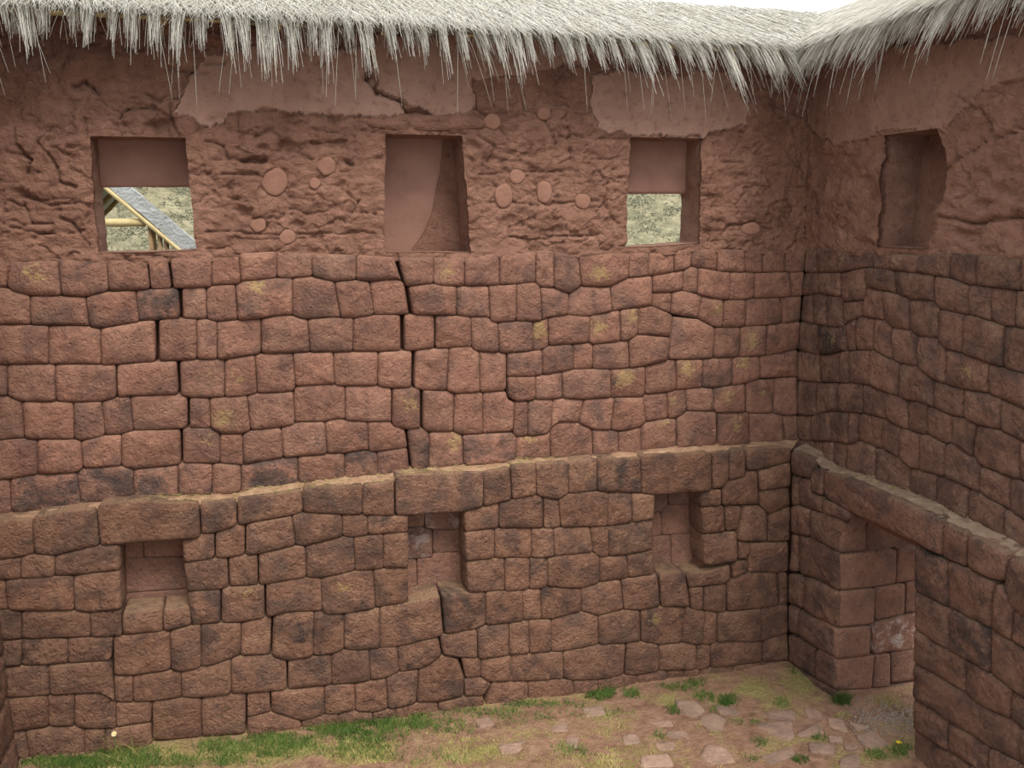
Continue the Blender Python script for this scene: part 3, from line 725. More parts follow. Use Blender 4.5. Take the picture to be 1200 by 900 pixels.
MAT['bedded'] = flat_noise_mat('bedded_rock', [(0.3, (0.215, 0.110, 0.075)), (0.7, (0.275, 0.146, 0.102))], 9, 0.35, 35, 0.03)
def seg_dist(P, a, b):
    a = np.array(a, float); b = np.array(b, float); d = b - a
    t = np.clip(((P - a) @ d) / (d @ d + 1e-9), 0, 1)
    return np.linalg.norm(P - (a + t[:, None] * d), axis=1)
def poly_mask(P, pg):
    x, y = P[:, 0], P[:, 1]; c = np.zeros(len(P), bool); n = len(pg)
    for i in range(n):
        x1, y1 = pg[i]; x2, y2 = pg[(i + 1) % n]
        if y1 == y2: continue
        k = ((y1 > y) != (y2 > y)) & (x < (x2 - x1) * (y - y1) / (y2 - y1) + x1)
        c ^= k
    return c
# remaining sheets of smooth plaster, cracks, holes (survey pixels)
PLASTER = [[(222,96),(240,66),(300,52),(430,58),(433,92),(440,112),(466,116),(474,132),(436,138),(300,131),(272,132),(262,142),(236,150),(205,130)],
           [(440,40),(560,40),(700,52),(690,82),(662,72),(640,86),(555,92),(556,128),(508,136),(474,124),(468,114),(442,108),(434,84)],
           [(694,92),(720,84),(860,88),(876,130),(872,150),(826,152),(820,160),(738,160),(706,150),(692,125)],
           [(946,60),(1220,40),(1220,85),(1150,110),(1120,140),(1110,150),(1030,155),(980,170),(946,150)]]
CRACKS = [([(15,150),(22,180),(35,188),(30,205)],1.5,.02), ([(60,150),(45,165),(52,178)],1.4,.018), ([(140,140),(150,128),(180,126),(200,140)],1.6,.02), ([(170,110),(186,118),(196,112)],1.4,.02), ([(10,235),(28,242),(36,262),(60,262)],1.4,.018), ([(70,255),(88,262),(104,285)],1.4,.016), ([(240,165),(262,170),(270,186),(300,190)],1.3,.016), ([(610,110),(618,130),(640,140),(652,170)],1.4,.018), ([(700,200),(712,215),(708,240),(722,262)],1.3,.015), ([(560,160),(580,170),(572,190)],1.3,.015),([(430,70),(432,95),(442,112),(466,116),(474,131),(506,135)],2.2,.03), ([(556,92),(555,126),(570,136)],1.6,.02), ([(84,100),(100,96),(110,103),(115,110)],2.5,.03), ([(195,78),(225,86),(242,86)],1.5,.018), ([(240,74),(262,72)],2,.02),
          ([(98,140),(100,160)],2,.02), ([(200,120),(201,140),(208,158)],2,.02), ([(55,180),(65,195),(70,212),(90,218)],2,.025), ([(20,170),(30,185)],2,.02), ([(280,134),(280,155),(300,158),(320,150)],1.5,.015),
          ([(665,148),(668,160),(672,190)],1.6,.02), ([(228,204),(300,204),(315,210)],1.3,.015), ([(285,188),(312,188)],2.2,.03), ([(365,168),(405,166)],2,.028), ([(400,220),(420,235),(412,250)],1.4,.015), ([(340,245),(360,250),(400,246),(440,252)],1.3,.014),
          ([(575,235),(640,240),(700,236)],1.3,.014), ([(560,205),(600,203),(660,200)],1.3,.014), ([(630,225),(632,260)],1.2,.012), ([(850,270),(856,262),(880,262),(905,268)],1.6,.02), ([(845,190),(872,190)],1.4,.018),
          ([(1095,255),(1150,262),(1200,255)],2,.03), ([(1108,200),(1150,165),(1200,150)],1.6,.02), ([(1120,110),(1155,135),(1158,160)],1.5,.02), ([(30,230),(60,240),(90,238)],1.5,.015), ([(10,265),(50,275),(100,270)],1.5,.018), ([(600,280),(700,276)],1.4,.015), ([(240,270),(330,276),(440,272)],1.4,.016)]
PITS = [(335,172,11,5,.05),(308,172,8,4,.04),(352,175,6,4,.04),(312,133,9,4,.03),(387,140,5,9,.03),(285,248,10,6,.035),(305,265,14,9,.03),(300,188,18,4,.035),(330,205,9,8,.03),(409,193,5,4,.04),(372,172,18,4,.03),(395,172,10,4,.03),
        (290,205,16,5,.03),(320,225,14,5,.025),(400,215,7,6,.03),(350,265,10,5,.025),(275,262,6,6,.03),(640,115,7,6,.02),(655,118,5,8,.02),(630,180,10,5,.02),(655,268,7,6,.03),(595,178,6,6,.02),(677,275,5,4,.025),(620,120,6,8,.02),
        (145,150,18,7,.03),(185,148,20,6,.05),(60,165,8,5,.02),(35,205,10,6,.02),(610,95,10,8,.015),(700,120,6,14,.015),(1040,180,6,10,.02),(1150,240,14,7,.03),(1180,225,12,8,.03),(1130,275,14,6,.03),(880,265,14,9,.02),(255,142,12,8,.025),(230,160,8,8,.015)]
BEDDED = [(322,214,14,16),(383,195,11,10),(369,215,6,6),(303,264,9,8),(337,278,10,8),(577,142,9,9),(606,207,9,8),(590,230,11,14),(638,133,8,8),(638,225,9,14),(683,236,9,9),(880,268,11,7)]
def adobe_field(P3, plane_seed):
    px = project(P3)
    pl = np.zeros(len(px))
    wob = px + np.stack([vnoise(P3, 9, 1), vnoise(P3, 9, 2)], 1) * 5 + np.stack([vnoise(P3, 30, 5), vnoise(P3, 30, 6)], 1) * 2
    for pg in PLASTER: pl = np.maximum(pl, poly_mask(wob, pg).astype(float))
    sq = P3 * np.array([1, 1, 1.35])
    lump = fbm(P3, 1.1, 2, 60); fine = fbm(P3, 16, 3, 55, 0.6)
    c1 = np.clip(fbm(sq, 3.2, 4, 50, 0.55) * 5.0, -1, 1); c2 = np.clip(fbm(sq, 7.5, 3, 51, 0.55) * 4.5, -1, 1)
    rid = 1 - np.abs(fbm(P3 * np.array([1, 1, 1.6]), 3.6, 4, 70))
    d = lump * 0.02 + (1 - pl) * (c1 * 0.011 + c2 * 0.008 + fine * 0.010 - np.clip(rid - 0.93, 0, 1) * 0.30) + pl * ((0.010 if plane_seed == 0 else 0.005) + fbm(P3, 5, 3, 80) * 0.004)
    # faint courses of adobe blocks
    z = P3[:, 2] + fbm(P3, 1.5, 2, 90) * 0.06
    cz = np.abs((z / 0.19) % 1 - 0.5)
    d -= (1 - pl) * np.clip(cz - 0.46, 0, 1) * 0.30 * (fbm(P3, 2.5, 2, 91) > 0.0)
    for pts, w, dep in CRACKS:
        for a, b in zip(pts[:-1], pts[1:]):
            s = seg_dist((wob + px) / 2, a, b); d -= 1.7 * dep * np.exp(-(s / (w * 0.8)) ** 2)
    for x, y, rx, ry, dep in PITS:
        s = ((wob[:, 0] - x) / rx) ** 2 + ((wob[:, 1] - y) / ry) ** 2
        d -= dep * np.exp(-s ** 2)
    if plane_seed == 0:
        for x, y, rx, ry in BEDDED:
            k = ((px[:, 0] - x) / rx) ** 2 + ((px[:, 1] - y) / ry) ** 2 < 1.15
            d[k] = np.minimum(d[k], -0.012)
    else: pl = pl * 0.6
    return d, pl

def adobe_wall(name, parent, to3, nrm, a0, a1, z0, z1, step, openings, zbot=None, seed=0):
    """openings: dicts al(z), ar(z) edge functions, zb, zt, depth, inn (inward unit vector)"""
    na = int((a1 - a0) / step); nz = int((z1 - z0) / step)
    zs = np.linspace(z0, z1, nz + 1)
    A = np.linspace(a0, a1, na + 1)
    taken = {}
    for op in openings:
        for k in ('zb', 'zt'):
            i = int(np.argmin(np.abs(zs - op[k])))
            if i not in taken: zs[i] = op[k]; taken[i] = 1
            op['i' + k] = i
    grid = np.zeros((nz + 1, na + 1)); cols = []
    for op in openings:
        zm = (op['zb'] + op['zt']) / 2
        op['jl'] = int(np.argmin(np.abs(A - op['al'](zm)))); op['jr'] = int(np.argmin(np.abs(A - op['ar'](zm))))
    for i, z in enumerate(zs):
        kx, kv = [0], [a0]
        for op in sorted(openings, key=lambda o: o['jl']):
            zc = min(max(z, op['zb']), op['zt'])
            kx += [op['jl'], op['jr']]; kv += [op['al'](zc), op['ar'](zc)]
        kx.append(na); kv.append(a1)
        grid[i] = np.interp(np.arange(na + 1), kx, kv)
    aa = grid.ravel(); zv = np.repeat(zs, na + 1)
    if zbot is not None:                     # lower edge follows the top of the masonry
        zb = zbot(aa); t = np.clip((zv - z0) / 0.25, 0, 1); zv = zv + (zb - z0) * (1 - t)
    P = to3(aa, zv)
    d, pl = adobe_field(P, seed)
    P = P + nrm * d[:, None]
    W = na + 1
    keep = np.ones((nz, na), bool)
    for op in openings: keep[op['izb']:op['izt'], op['jl']:op['jr']] = False
    ii, jj = np.nonzero(keep)
    F = np.stack([ii * W + jj, ii * W + jj + 1, (ii + 1) * W + jj + 1, (ii + 1) * W + jj], 1)
    V = [P]; PLV = [pl]; Fs = [F]; nv = len(P)
    for op in openings:                      # reveals
        i0, i1, j0, j1 = op['izb'], op['izt'], op['jl'], op['jr']
        loop = [i0 * W + j for j in range(j0, j1)] + [i * W + j1 for i in range(i0, i1)] + [i1 * W + j for j in range(j1, j0, -1)] + [i * W + j0 for i in range(i1, i0, -1)]
        loop = np.array(loop); L = len(loop); prev = loop
        base = P[loop]; flat = base - nrm * d[loop][:, None]
        K = 8
        for k in range(1, K + 1):
            t = k / K
            q = flat + op['inn'] * op['depth'] * t
            cen = flat.mean(0) + op['inn'] * op['depth'] * t
            if op.get('taper'): q = q + (cen - q) * op['taper'] * t
            w = fbm(q, 9, 4, 12) * 0.012 * min(1, t * 3)
            dirv = (cen - q); dirv /= np.linalg.norm(dirv, axis=1)[:, None]
            q = q + dirv * w[:, None]
            if k == 1: q = q + (base - flat) * 0.5
            V.append(q); PLV.append(np.full(L, op.get('smooth', 0.5)))
            cur = np.arange(nv, nv + L); nv += L
            nx = np.roll(np.arange(L), -1)
            Fs.append(np.stack([prev, cur, cur[nx], prev[nx]], 1)); prev = cur
        op['back'] = V[-1]
    V = np.vstack(V); F = np.vstack(Fs)
    o = mesh_fast(name, V, F, MAT['adobe'], None)
    at = o.data.attributes.new('plaster', 'FLOAT', 'POINT')
    at.data.foreach_set('value', np.concatenate(PLV).astype(np.float32))
    o.parent = parent; o.matrix_parent_inverse = Matrix.Translation(-Vector(parent.location))
    return o

def edge_fn(pl, p_top, p_bot, axis):
    pts = list(p_top) if isinstance(p_top, list) else [p_top, p_bot]
    P = unproj(pts, pl)[::-1]; zt, zb = P[-1][2], P[0][2]; sd = abs(pts[0][0]) * 0.37
    return (lambda z: np.interp(z, P[:, 2], P[:, axis]) + 0.014 * float(fbm(np.array([[sd, 0.0, z]]), 9, 4, 33)[0])), zb, zt
def opening(pl, tl, tr, br, bl, depth, inn, axis, taper=0.0, smooth=0.5):
    al, zb1, zt1 = edge_fn(pl, tl, bl, axis); ar, zb2, zt2 = edge_fn(pl, tr, br, axis)
    return dict(al=al, ar=ar, zb=(zb1 + zb2) / 2, zt=(zt1 + zt2) / 2, depth=depth, inn=np.array(inn, float), taper=taper, smooth=smooth)
WIN_D = 0.37
ops_b = [opening(BU, (107,162), (217,159), (230,299), (115,301), WIN_D, (0, 1, 0), 0),
         opening(BU, (452,160), (541,156), (552,298), (450,298), 0.42, (0, 1, 0), 0),
         opening(BU, (739,163), (823,160), (820,290), (733,291), WIN_D, (0, 1, 0), 0)]
b0 = unproj(BED['B0'], BU)
adobe_wall('mud_plaster', wall_back, lambda a, z: np.stack([a, np.full(len(a), D), z], 1), np.array([0, -1.0, 0]),
           XL - 0.3, x_ru(4.8) + 0.03, b0[:, 2].min() - 0.04, ZTOP + 0.05, 0.0115, ops_b, lambda a: np.interp(a, b0[:, 0], b0[:, 2]) - 0.03)
c0b = unproj(BED['C0'], RU); c0b = c0b[np.argsort(c0b[:, 1])]
DR = 0.40
ops_r = [opening(RU, [(1100,152),(1107,172),(1111,195),(1109,220),(1096,248),(1099,262),(1086,292)], (1037,157), (1030,292), None, DR, (1, 0, 0), 1)]
adobe_wall('mud_plaster', wall_right, lambda a, z: np.stack([x_ru(z), a, z], 1), RU.n,
           1.8, D + 0.03, c0b[:, 2].min() - 0.04, ZTOP + 0.05, 0.0175, ops_r, lambda a: np.interp(a, c0b[:, 1], c0b[:, 2]) - 0.03, seed=3)
# the ragged near edge of the side-wall niche
def panel(name, parent, lo, hi, mat, seed=0, amp=0.006):
    """rough slab between two corners, face subdivided"""
    lo = np.array(lo, float); hi = np.array(hi, float)
    bm = bmesh.new(); bmesh.ops.create_cube(bm, size=1.0)
    for v in bm.verts:
        v.co = Vector([(lo[i] + hi[i]) / 2 + v.co[i] * (hi[i] - lo[i]) for i in range(3)])
    bmesh.ops.subdivide_edges(bm, edges=bm.edges[:], cuts=14, use_grid_fill=True)
    P = np.array([v.co[:] for v in bm.verts]); nz = fbm(P, 7, 4, 21 + seed) * amp
    for v, w in zip(bm.verts, nz): v.co += Vector((w, w, w))
    me = bpy.data.meshes.new(name); bm.to_mesh(me); bm.free(); me.materials.append(mat)
    me.polygons.foreach_set('use_smooth', [True] * len(me.polygons))
    o = bpy.data.objects.new(name, me); COL.objects.link(o); o.parent = parent
    o.matrix_parent_inverse = Matrix.Translation(-Vector(parent.location)); return o
def zat(px, py, y): return unproj([(px, py)], Plane((0, y, 0), (0, -1, 0)))[0]
m_ = 0.05
for k, cut in ((0, 219), (2, 227)):
    op = ops_b[k]; yb = D + 0.28
    zc = zat(165 if k == 0 else 770, cut, yb)[2]
    panel('niche_back', wall_back, (op['back'][:, 0].min() - m_, yb, zc), (op['back'][:, 0].max() + m_, D + 0.37, op['zt'] + m_), MAT['plaster'], k)
op = ops_b[1]
panel('niche_back', wall_back, (op['back'][:, 0].min() - m_, D + 0.36, op['zb'] - m_), (op['back'][:, 0].max() + m_, D + 0.46, op['zt'] + m_), MAT['adobe'], 5, 0.014)
op = ops_r[0]
panel('niche_back', wall_right, (x_ru(4.6) + 0.36, op['back'][:, 1].min() - m_, op['zb'] - m_), (x_ru(4.6) + 0.46, op['back'][:, 1].max() + m_, op['zt'] + m_), MAT['adobe'], 9, 0.02)
# a ragged sheet of old plaster hanging in the blind niche, slab lintel over it
def slab_px(name, parent, outline, pl, mat, thick, gap=0.0, seed=1, wear=0.8, pillow=0.5, off=0.0):
    pl2 = Plane(pl.p + pl.n * off, pl.n)
    return build_stone(unproj(outline, pl2), pl2, mat, name, parent, thick, pillow, gap, (0.1, 0, 1, 1), wear, seed)
slab_px('niche_lintel', wall_back, [(430,140),(470,136),(520,135),(560,137),(569,143),(567,150),(520,153),(470,153),(432,148)], BU, MAT['adobe'], 0.12, 0, 77, 1.6, 0.5, 0.006)
slab_px('plaster_sheet', wall_back, [(446,158),(520,158),(516,200),(510,225),(506,250),(497,272),(486,288),(478,300),(446,300)], Plane((0, D + 0.355, 0), (0, -1, 0)), MAT['plaster'], 0.03, 0, 78, 0.4, 0.25)
# stones bedded in the mud
for i, (x, y, rx, ry) in enumerate(BEDDED):
    th = np.linspace(0, 2 * math.pi, 11)[:-1]; rr = random.Random(i)
    pts = [(x + rx * math.cos(t) * (0.85 + 0.3 * rr.random()), y + ry * math.sin(t) * (0.85 + 0.3 * rr.random())) for t in th]
    slab_px('bedded_stone', wall_back, pts, BU, MAT['bedded'], 0.08, 0, 200 + i, 0.4, 0.35, 0.002)
# solid earth behind the plaster skin
V, F = [], []
holes = []
for op in ops_b:
    b = op['back']; holes.append((b[:, 0].min() - 0.05, b[:, 0].max() + 0.05, op['zb'] - 0.04, op['zt'] + 0.05))
for a, b, c, d in rects_with_holes(XL - 0.6, XC + 0.9, ZB0 - 0.05, ZTOP, holes):
    add_box(V, F, a, b, D + 0.09, D + 0.44, c, d)
h2 = [(h[0] - 0.12, h[1] + 0.35, h[2] - 0.1, h[3]) for k, h in enumerate(holes) if k != 1]
for a, b, c, d in rects_with_holes(XL - 0.6, XC + 0.9, ZB0 - 0.05, ZTOP, h2):
    add_box(V, F, a, b, D + 0.46, D + 0.8, c, d)
o = mesh_np('earth_core', V, F, MAT['core'], wall_back, False, (0, D, 0)); o.location = (0, 0, 0)
V, F = [], []
op = ops_r[0]; b = op['back']
for a, b2, c, d in rects_with_holes(1.8, D + 0.2, ZB0 - 0.05, ZTOP, [(b[:, 1].min() - 0.05, b[:, 1].max() + 0.05, op['zb'] - 0.04, op['zt'] + 0.05)]):
    add_box(V, F, x_ru(4.8) + 0.14, x_ru(4.8) + 0.45, a, b2, c, d)
add_box(V, F, x_ru(4.8) + 0.45, x_ru(4.8) + 0.85, 1.8, D + 0.2, ZB0 - 0.05, ZTOP)
o = mesh_np('earth_core', V, F, MAT['core'], wall_right, False, tuple(wall_right.location)); o.location = (0, 0, 0)

# ------------------------------------------------------------------ thatch
def straw_material(name, c0, c1, c2):
    m, nt, b = nmat(name); q = NB(nt)
    at = q.n('ShaderNodeAttribute', attribute_name='tone')
    q.link(q.ramp(at.outputs['Fac'], [(0.0, c0), (0.5, c1), (1.0, c2)]), b.inputs['Base Color'])
    b.inputs['Roughness'].default_value = 0.7
    return m
MAT['straw'] = straw_material('dry_straw', (0.30, 0.26, 0.18), (0.44, 0.415, 0.345), (0.56, 0.55, 0.50))
MAT['thatch'] = flat_noise_mat('packed_thatch', [(0.3, (0.25, 0.225, 0.17)), (0.7, (0.40, 0.375, 0.31))], 30, 0.9, 90, 0.05)
MAT['pole'] = flat_noise_mat('peeled_pole', [(0.3, (0.42, 0.33, 0.16)), (0.7, (0.58, 0.48, 0.26))], 12, 0.2, 60)

def strands(B, Dv, L, rad, droop, sides=3, segs=4, tip=0.35):
    """polyline tubes: B base (n,3), Dv direction (n,3), L length, droop downwards bend"""
    n = len(B); Dv = Dv / np.linalg.norm(Dv, axis=1)[:, None]
    ref = np.where(np.abs(Dv[:, 2:3]) > 0.9, np.array([[1.0, 0, 0]]), np.array([[0, 0, 1.0]]))
    U = np.cross(Dv, ref); U /= np.linalg.norm(U, axis=1)[:, None]; W = np.cross(Dv, U)
    V = np.zeros((n, segs + 1, sides, 3))
    for s in range(segs + 1):
        t = s / segs
        c = B + Dv * (L * t)[:, None]; c[:, 2] -= droop * L * t * t
        r = rad * (1 - (1 - tip) * t)
        for k in range(sides):
            a = 2 * math.pi * k / sides
            V[:, s, k] = c + (U * math.cos(a) + W * math.sin(a)) * r[:, None]
    idx = np.arange(n * (segs + 1) * sides).reshape(n, segs + 1, sides)
    F = []
    for s in range(segs):
        for k in range(sides):
            k2 = (k + 1) % sides
            F.append(np.stack([idx[:, s, k], idx[:, s, k2], idx[:, s + 1, k2], idx[:, s + 1, k]], 1))
    return V.reshape(-1, 3), np.vstack(F), (segs + 1) * sides
def strand_object(name, B, Dv, L, rad, droop, tone, mat, parent=None, **kw):
    V, F, per = strands(B, Dv, L, rad, droop, **kw)
    o = mesh_fast(name, V, F, mat, None)
    at = o.data.attributes.new('tone', 'FLOAT', 'POINT')
    at.data.foreach_set('value', np.repeat(tone, per).astype(np.float32))
    if parent is not None:
        o.parent = parent; o.matrix_parent_inverse = Matrix.Translation(-Vector(parent.location))
    return o
OV = 0.36; RUNR = 0.82
ZE = zat(600, 37, D - OV)[2]; ZR = zat(850, 14, D - OV + RUNR)[2]
XRC = x_ru(5.4)
roof = empty('thatched_roof', (0, D, ZTOP))
tag(roof, 'grey straw thatch capping the earth walls with a ragged hanging fringe', 'roof')
def roof_run(origin, along, inward, length, valley0, valley1, seed, lean_fn, extra=0):
    """origin: eave corner; along: unit vec; inward: horizontal unit vec up the slope"""
    g = np.random.default_rng(seed)
    origin = np.array(origin, float); along = np.array(along, float); inward = np.array(inward, float)
    up = np.array([0, 0, 1.0]); rise = ZR - ZE
    slope = inward * RUNR + up * rise; sl = np.linalg.norm(slope); sd = slope / sl
    nrm = np.cross(along, sd); nrm = nrm if nrm[2] > 0 else -nrm
    # body
    prof = [(0.12, -0.03), (0.03, -0.01), (0.02, 0.03), (0.2, 0.03 + 0.24 * rise), (0.5, 0.03 + 0.56 * rise), (0.85, 0.02 + 0.86 * rise), (1.0, 0.97 * rise), (1.16, 0.9 * rise), (2.05, 0.05), (1.95, -0.08), (1.0, 0.45 * rise)]
    n = int(length / 0.08); V = []
    for i in range(n + 1):
        s = length * i / n
        for j, (f, z) in enumerate(prof):
            lim0 = -RUNR * f * valley0; lim1 = RUNR * f * valley1
            ss = np.clip(s, 0 + lim0 * 0, length)
            # skew the ends so that runs meet in the valley
            ss = s / length * (length + lim1 + RUNR * f * valley0) - RUNR * f * valley0
            p = origin + along * ss + inward * RUNR * f + up * z
            V.append(p)
    V = np.array(V); m = len(prof)
    V += nrm * (fbm(V, 4, 3, seed) * 0.025)[:, None]
    F = [(i * m + j, i * m + (j + 1) % m, (i + 1) * m + (j + 1) % m, (i + 1) * m + j) for i in range(n) for j in range(m)]
    o = mesh_np('thatch_body', V, F, MAT['thatch'], roof, True, (0, D, ZTOP)); o.location = (0, 0, 0)
    # straw lying on the slope
    ns = int(length * 1500)
    f = g.random(ns) ** 0.8 * 1.05; s = g.random(ns)
    ss = s * (length + RUNR * f * (valley1 + valley0)) - RUNR * f * valley0
    B = origin + along * ss[:, None] + inward * (RUNR * f)[:, None] + up * (np.minimum(f, 1.0) * rise + 0.03)[:, None] + nrm * (g.random(ns) * 0.035 + 0.0)[:, None]
    lean = lean_fn(ss) + g.normal(0, 0.42, ns)
    Dv = -sd + along * lean[:, None] + nrm * (g.normal(0.05, 0.05, ns))[:, None]
    L = 0.22 + 0.42 * g.random(ns)
    L = np.minimum(L, f * sl + 0.10 + 0.1 * g.random(ns))
    parts = [(B, Dv, L, 0.0020 + 0.0014 * g.random(ns), 0.02 + 0.12 * g.random(ns), np.clip(0.45 + 0.6 * g.random(ns), 0, 1))]
    # hanging fringe: tufts that taper to a point
    s0 = 0.0
    while s0 < length:
        w = 0.045 + 0.035 * g.random(); k = int(50 * (w / 0.06)); ln = lean_fn(np.array([s0]))[0]
        big = (0.13 + 0.19 * g.random() ** 1.6)
        tipo = g.normal(0, 0.03)
        a = g.uniform(-1, 1, k); fr = 0.04 + g.random(k) * 0.20
        B = origin + along * (s0 + a * w)[:, None] + inward * (RUNR * fr)[:, None] + up * (fr * rise + 0.035 - 0.02 * g.random(k))[:, None]
        B += nrm * (g.random(k) * 0.02)[:, None]
        Lk = (big * (1.15 - 0.55 * np.abs(a)) + fr * RUNR * 0.9) * (0.65 + 0.4 * g.random(k))
        tgt = (s0 + tipo + a * w * 0.22)
        Dv = -inward * (0.75 + 0.35 * g.random(k))[:, None] - up * 0.75 + along * ((tgt - s0 - a * w) / np.maximum(Lk, .1) + ln * 0.75 + g.normal(0, 0.08, k))[:, None]
        parts.append((B, Dv, Lk, 0.0022 + 0.0014 * g.random(k), 0.35 + 0.35 * g.random(k), np.clip(0.35 + 0.65 * g.random(k), 0, 1)))
        s0 += w * 1.45 + (0.02 + 0.05 * g.random()) * float(np.clip(1.15 - 1.1 * abs(ln), 0.35, 1))
    # a back row filling between tufts
    k = int(length * 45)
    s = g.random(k) * length
    B = origin + along * s[:, None] + inward * (0.02 + 0.06 * g.random(k))[:, None] + up * (0.0 - 0.05 * g.random(k))[:, None]
    Dv = -inward * (0.1 + 0.2 * g.random(k))[:, None] - up + along * (g.normal(0, 0.25, k) + lean_fn(s) * 0.7)[:, None]
    parts.append((B, Dv, 0.06 + 0.12 * g.random(k), 0.0022 + 0.001 * g.random(k), 0.15 + 0.1 * g.random(k), np.clip(0.2 + 0.6 * g.random(k), 0, 1)))
    # long strays
    k = int(length * 9)
    s = g.random(k) * length
    B = origin + along * s[:, None] + up * (-0.04)
    Dv = -inward * (0.1 + 0.1 * g.random(k))[:, None] - up + along * (g.normal(0, 0.16, k) + lean_fn(s) * 0.35)[:, None]
    parts.append((B, Dv, 0.28 + 0.22 * g.random(k), np.full(k, 0.0024), 0.1 + 0.1 * g.random(k), np.clip(0.4 + 0.5 * g.random(k), 0, 1)))
    cat = [np.concatenate([p[i] for p in parts]) for i in range(6)]
    so = strand_object('straw', *cat, MAT['straw'], roof)
    so['kind'] = 'stuff'
XV0 = XL - 0.22 + OV + 0.10
roof_run((XV0, D - OV, ZE), (1, 0, 0), (0, 1, 0), XRC - OV - XV0, 1, 1, 101, lambda s: np.interp(s, [0, 0.25, 0.6, 1.2, 3.0, 4.6, 6.2], [0.9, 0.5, 0.1, 0.0, 0.12, 0.45, 0.75]))
roof_run((XRC - OV, D - OV, ZE), (0, -1, 0), (1, 0, 0), D - OV - 2.4, 1, 0, 202, lambda s: np.interp(s, [0, 0.6, 2.0, 4], [-0.75, -0.4, -0.15, 0]))
roof_run((XV0, D - OV, ZE), (0, -1, 0), (-1, 0, 0), D - OV - 3.2, 1, 0, 303, lambda s: np.interp(s, [0, 0.6, 2.0, 4], [-0.5, -0.3, -0.1, 0]))
def pole(name, a, b, r, mat, parent, wob=0.0, seed=0):
    a, b = np.array(a, float), np.array(b, float); n = 14; V = []; S = 10
    d = (b - a) / np.linalg.norm(b - a); ref = np.array([0, 0, 1.0]) if abs(d[2]) < .9 else np.array([1.0, 0, 0])
    u = np.cross(d, ref); u /= np.linalg.norm(u); w = np.cross(d, u)
    for i in range(n + 1):
        t = i / n; c = a + (b - a) * t + u * wob * math.sin(t * 7 + seed) + w * wob * math.cos(t * 5 + seed)
        rr = r * (1 + 0.06 * math.sin(t * 23 + seed))
        for k in range(S):
            V.append(c + (u * math.cos(2 * math.pi * k / S) + w * math.sin(2 * math.pi * k / S)) * rr)
    F = [(i * S + k, i * S + (k + 1) % S, (i + 1) * S + (k + 1) % S, (i + 1) * S + k) for i in range(n) for k in range(S)]
    F += [tuple(range(S))[::-1], tuple(n * S + k for k in range(S))]
    o = mesh_np(name, np.array(V), F, mat, None)
    if parent: o.parent = parent; o.matrix_parent_inverse = Matrix.Translation(-Vector(parent.location))
    return o
pz = zat(330, 27, D - OV + 0.09)[2]
pole('eave_pole', (XV0 + 0.1, D - OV + 0.09, pz), (XRC - OV + 0.05, D - OV + 0.09, pz), 0.030, MAT['pole'], roof, 0.012, 1)
pole('eave_pole', (XRC - OV + 0.12, D - OV + 0.1, pz), (XRC - OV + 0.12, 2.4, pz), 0.030, MAT['pole'], roof, 0.012, 2)
for k in range(9):
    x = XV0 + 0.5 + k * 0.75
    pole('rafter_pole', (x, D - OV + 0.13, ZE - 0.03), (x + 0.02, D + 0.4, ZE + 0.30), 0.026, MAT['pole'], roof, 0.004, k)

# ------------------------------------------------------------------ ground
def gz(x, y):
    x = np.asarray(x, float); y = np.asarray(y, float)
    z = np.interp(x, [-4, XL, 1.08, 4.69, 6, 12], [.42, .32, .11, -.02, -.05, -.2])
    z = z + np.interp(y, [0, 4.6, LO, 12], [0.22, 0.10, 0.0, -0.02])
    return z
def ground_material():
    m, nt, b = nmat('trodden_earth'); q = NB(nt); pos = q.wpos()
    n1 = q.noise(pos, 1.6, 6, 0.65); n2 = q.noise(pos, 9, 6, 0.7); n3 = q.noise(pos, 45, 4, 0.7)
    base = q.ramp(n2, [(0.3, (0.155, 0.085, 0.055)), (0.5, (0.26, 0.145, 0.095)), (0.7, (0.35, 0.215, 0.145))])
    turf = q.ramp(n3, [(0.3, (0.15, 0.125, 0.04)), (0.7, (0.36, 0.30, 0.12))])
    base = q.mix(q.step(q.math('ADD', n1, q.math('MULTIPLY', n3, 0.35)), 0.66, 0.82), base, turf)
    q.link(base, b.inputs['Base Color'])
    q.link(q.bump(q.math('ADD', n2, q.math('MULTIPLY', n3, 0.35)), 0.9, 0.06), b.inputs['Normal'])
    return m
MAT['ground'] = ground_material()
nx, ny = 260, 180
gx = np.linspace(-4.5, 9.5, nx); gy = np.linspace(-1.5, 7.2, ny)
X, Y = np.meshgrid(gx, gy); P = np.stack([X.ravel(), Y.ravel(), gz(X.ravel(), Y.ravel())], 1)
P[:, 2] += fbm(P * [1, 1, 0], 2.2, 4, 140) * 0.03
idx = np.arange(nx * ny).reshape(ny, nx)
F = np.stack([idx[:-1, :-1].ravel(), idx[:-1, 1:].ravel(), idx[1:, 1:].ravel(), idx[1:, :-1].ravel()], 1)
floor = mesh_fast('floor', P, F, MAT['ground'])
tag(floor, 'reddish earth yard floor with worn grass and sunken flagstones', 'ground', kind='structure')
def ground_hit(px, py):
    return ground_hits(np.array([[px, py]], float))[0]
def ground_hits(P):
    d = np.stack([(P[:, 0] - PCX) / FPX, -(P[:, 1] - PCY) / FPX, -np.ones(len(P))], 1) @ RW.T
    d /= np.linalg.norm(d, axis=1)[:, None]
    lo_ = np.full(len(P), 1.0); hi_ = np.full(len(P), 30.0)
    for _ in range(36):
        mid = (lo_ + hi_) / 2; p = CAM + d * mid[:, None]
        ab = p[:, 2] > gz(p[:, 0], p[:, 1])
        lo_ = np.where(ab, mid, lo_); hi_ = np.where(ab, hi_, mid)
    return CAM + d * lo_[:, None]
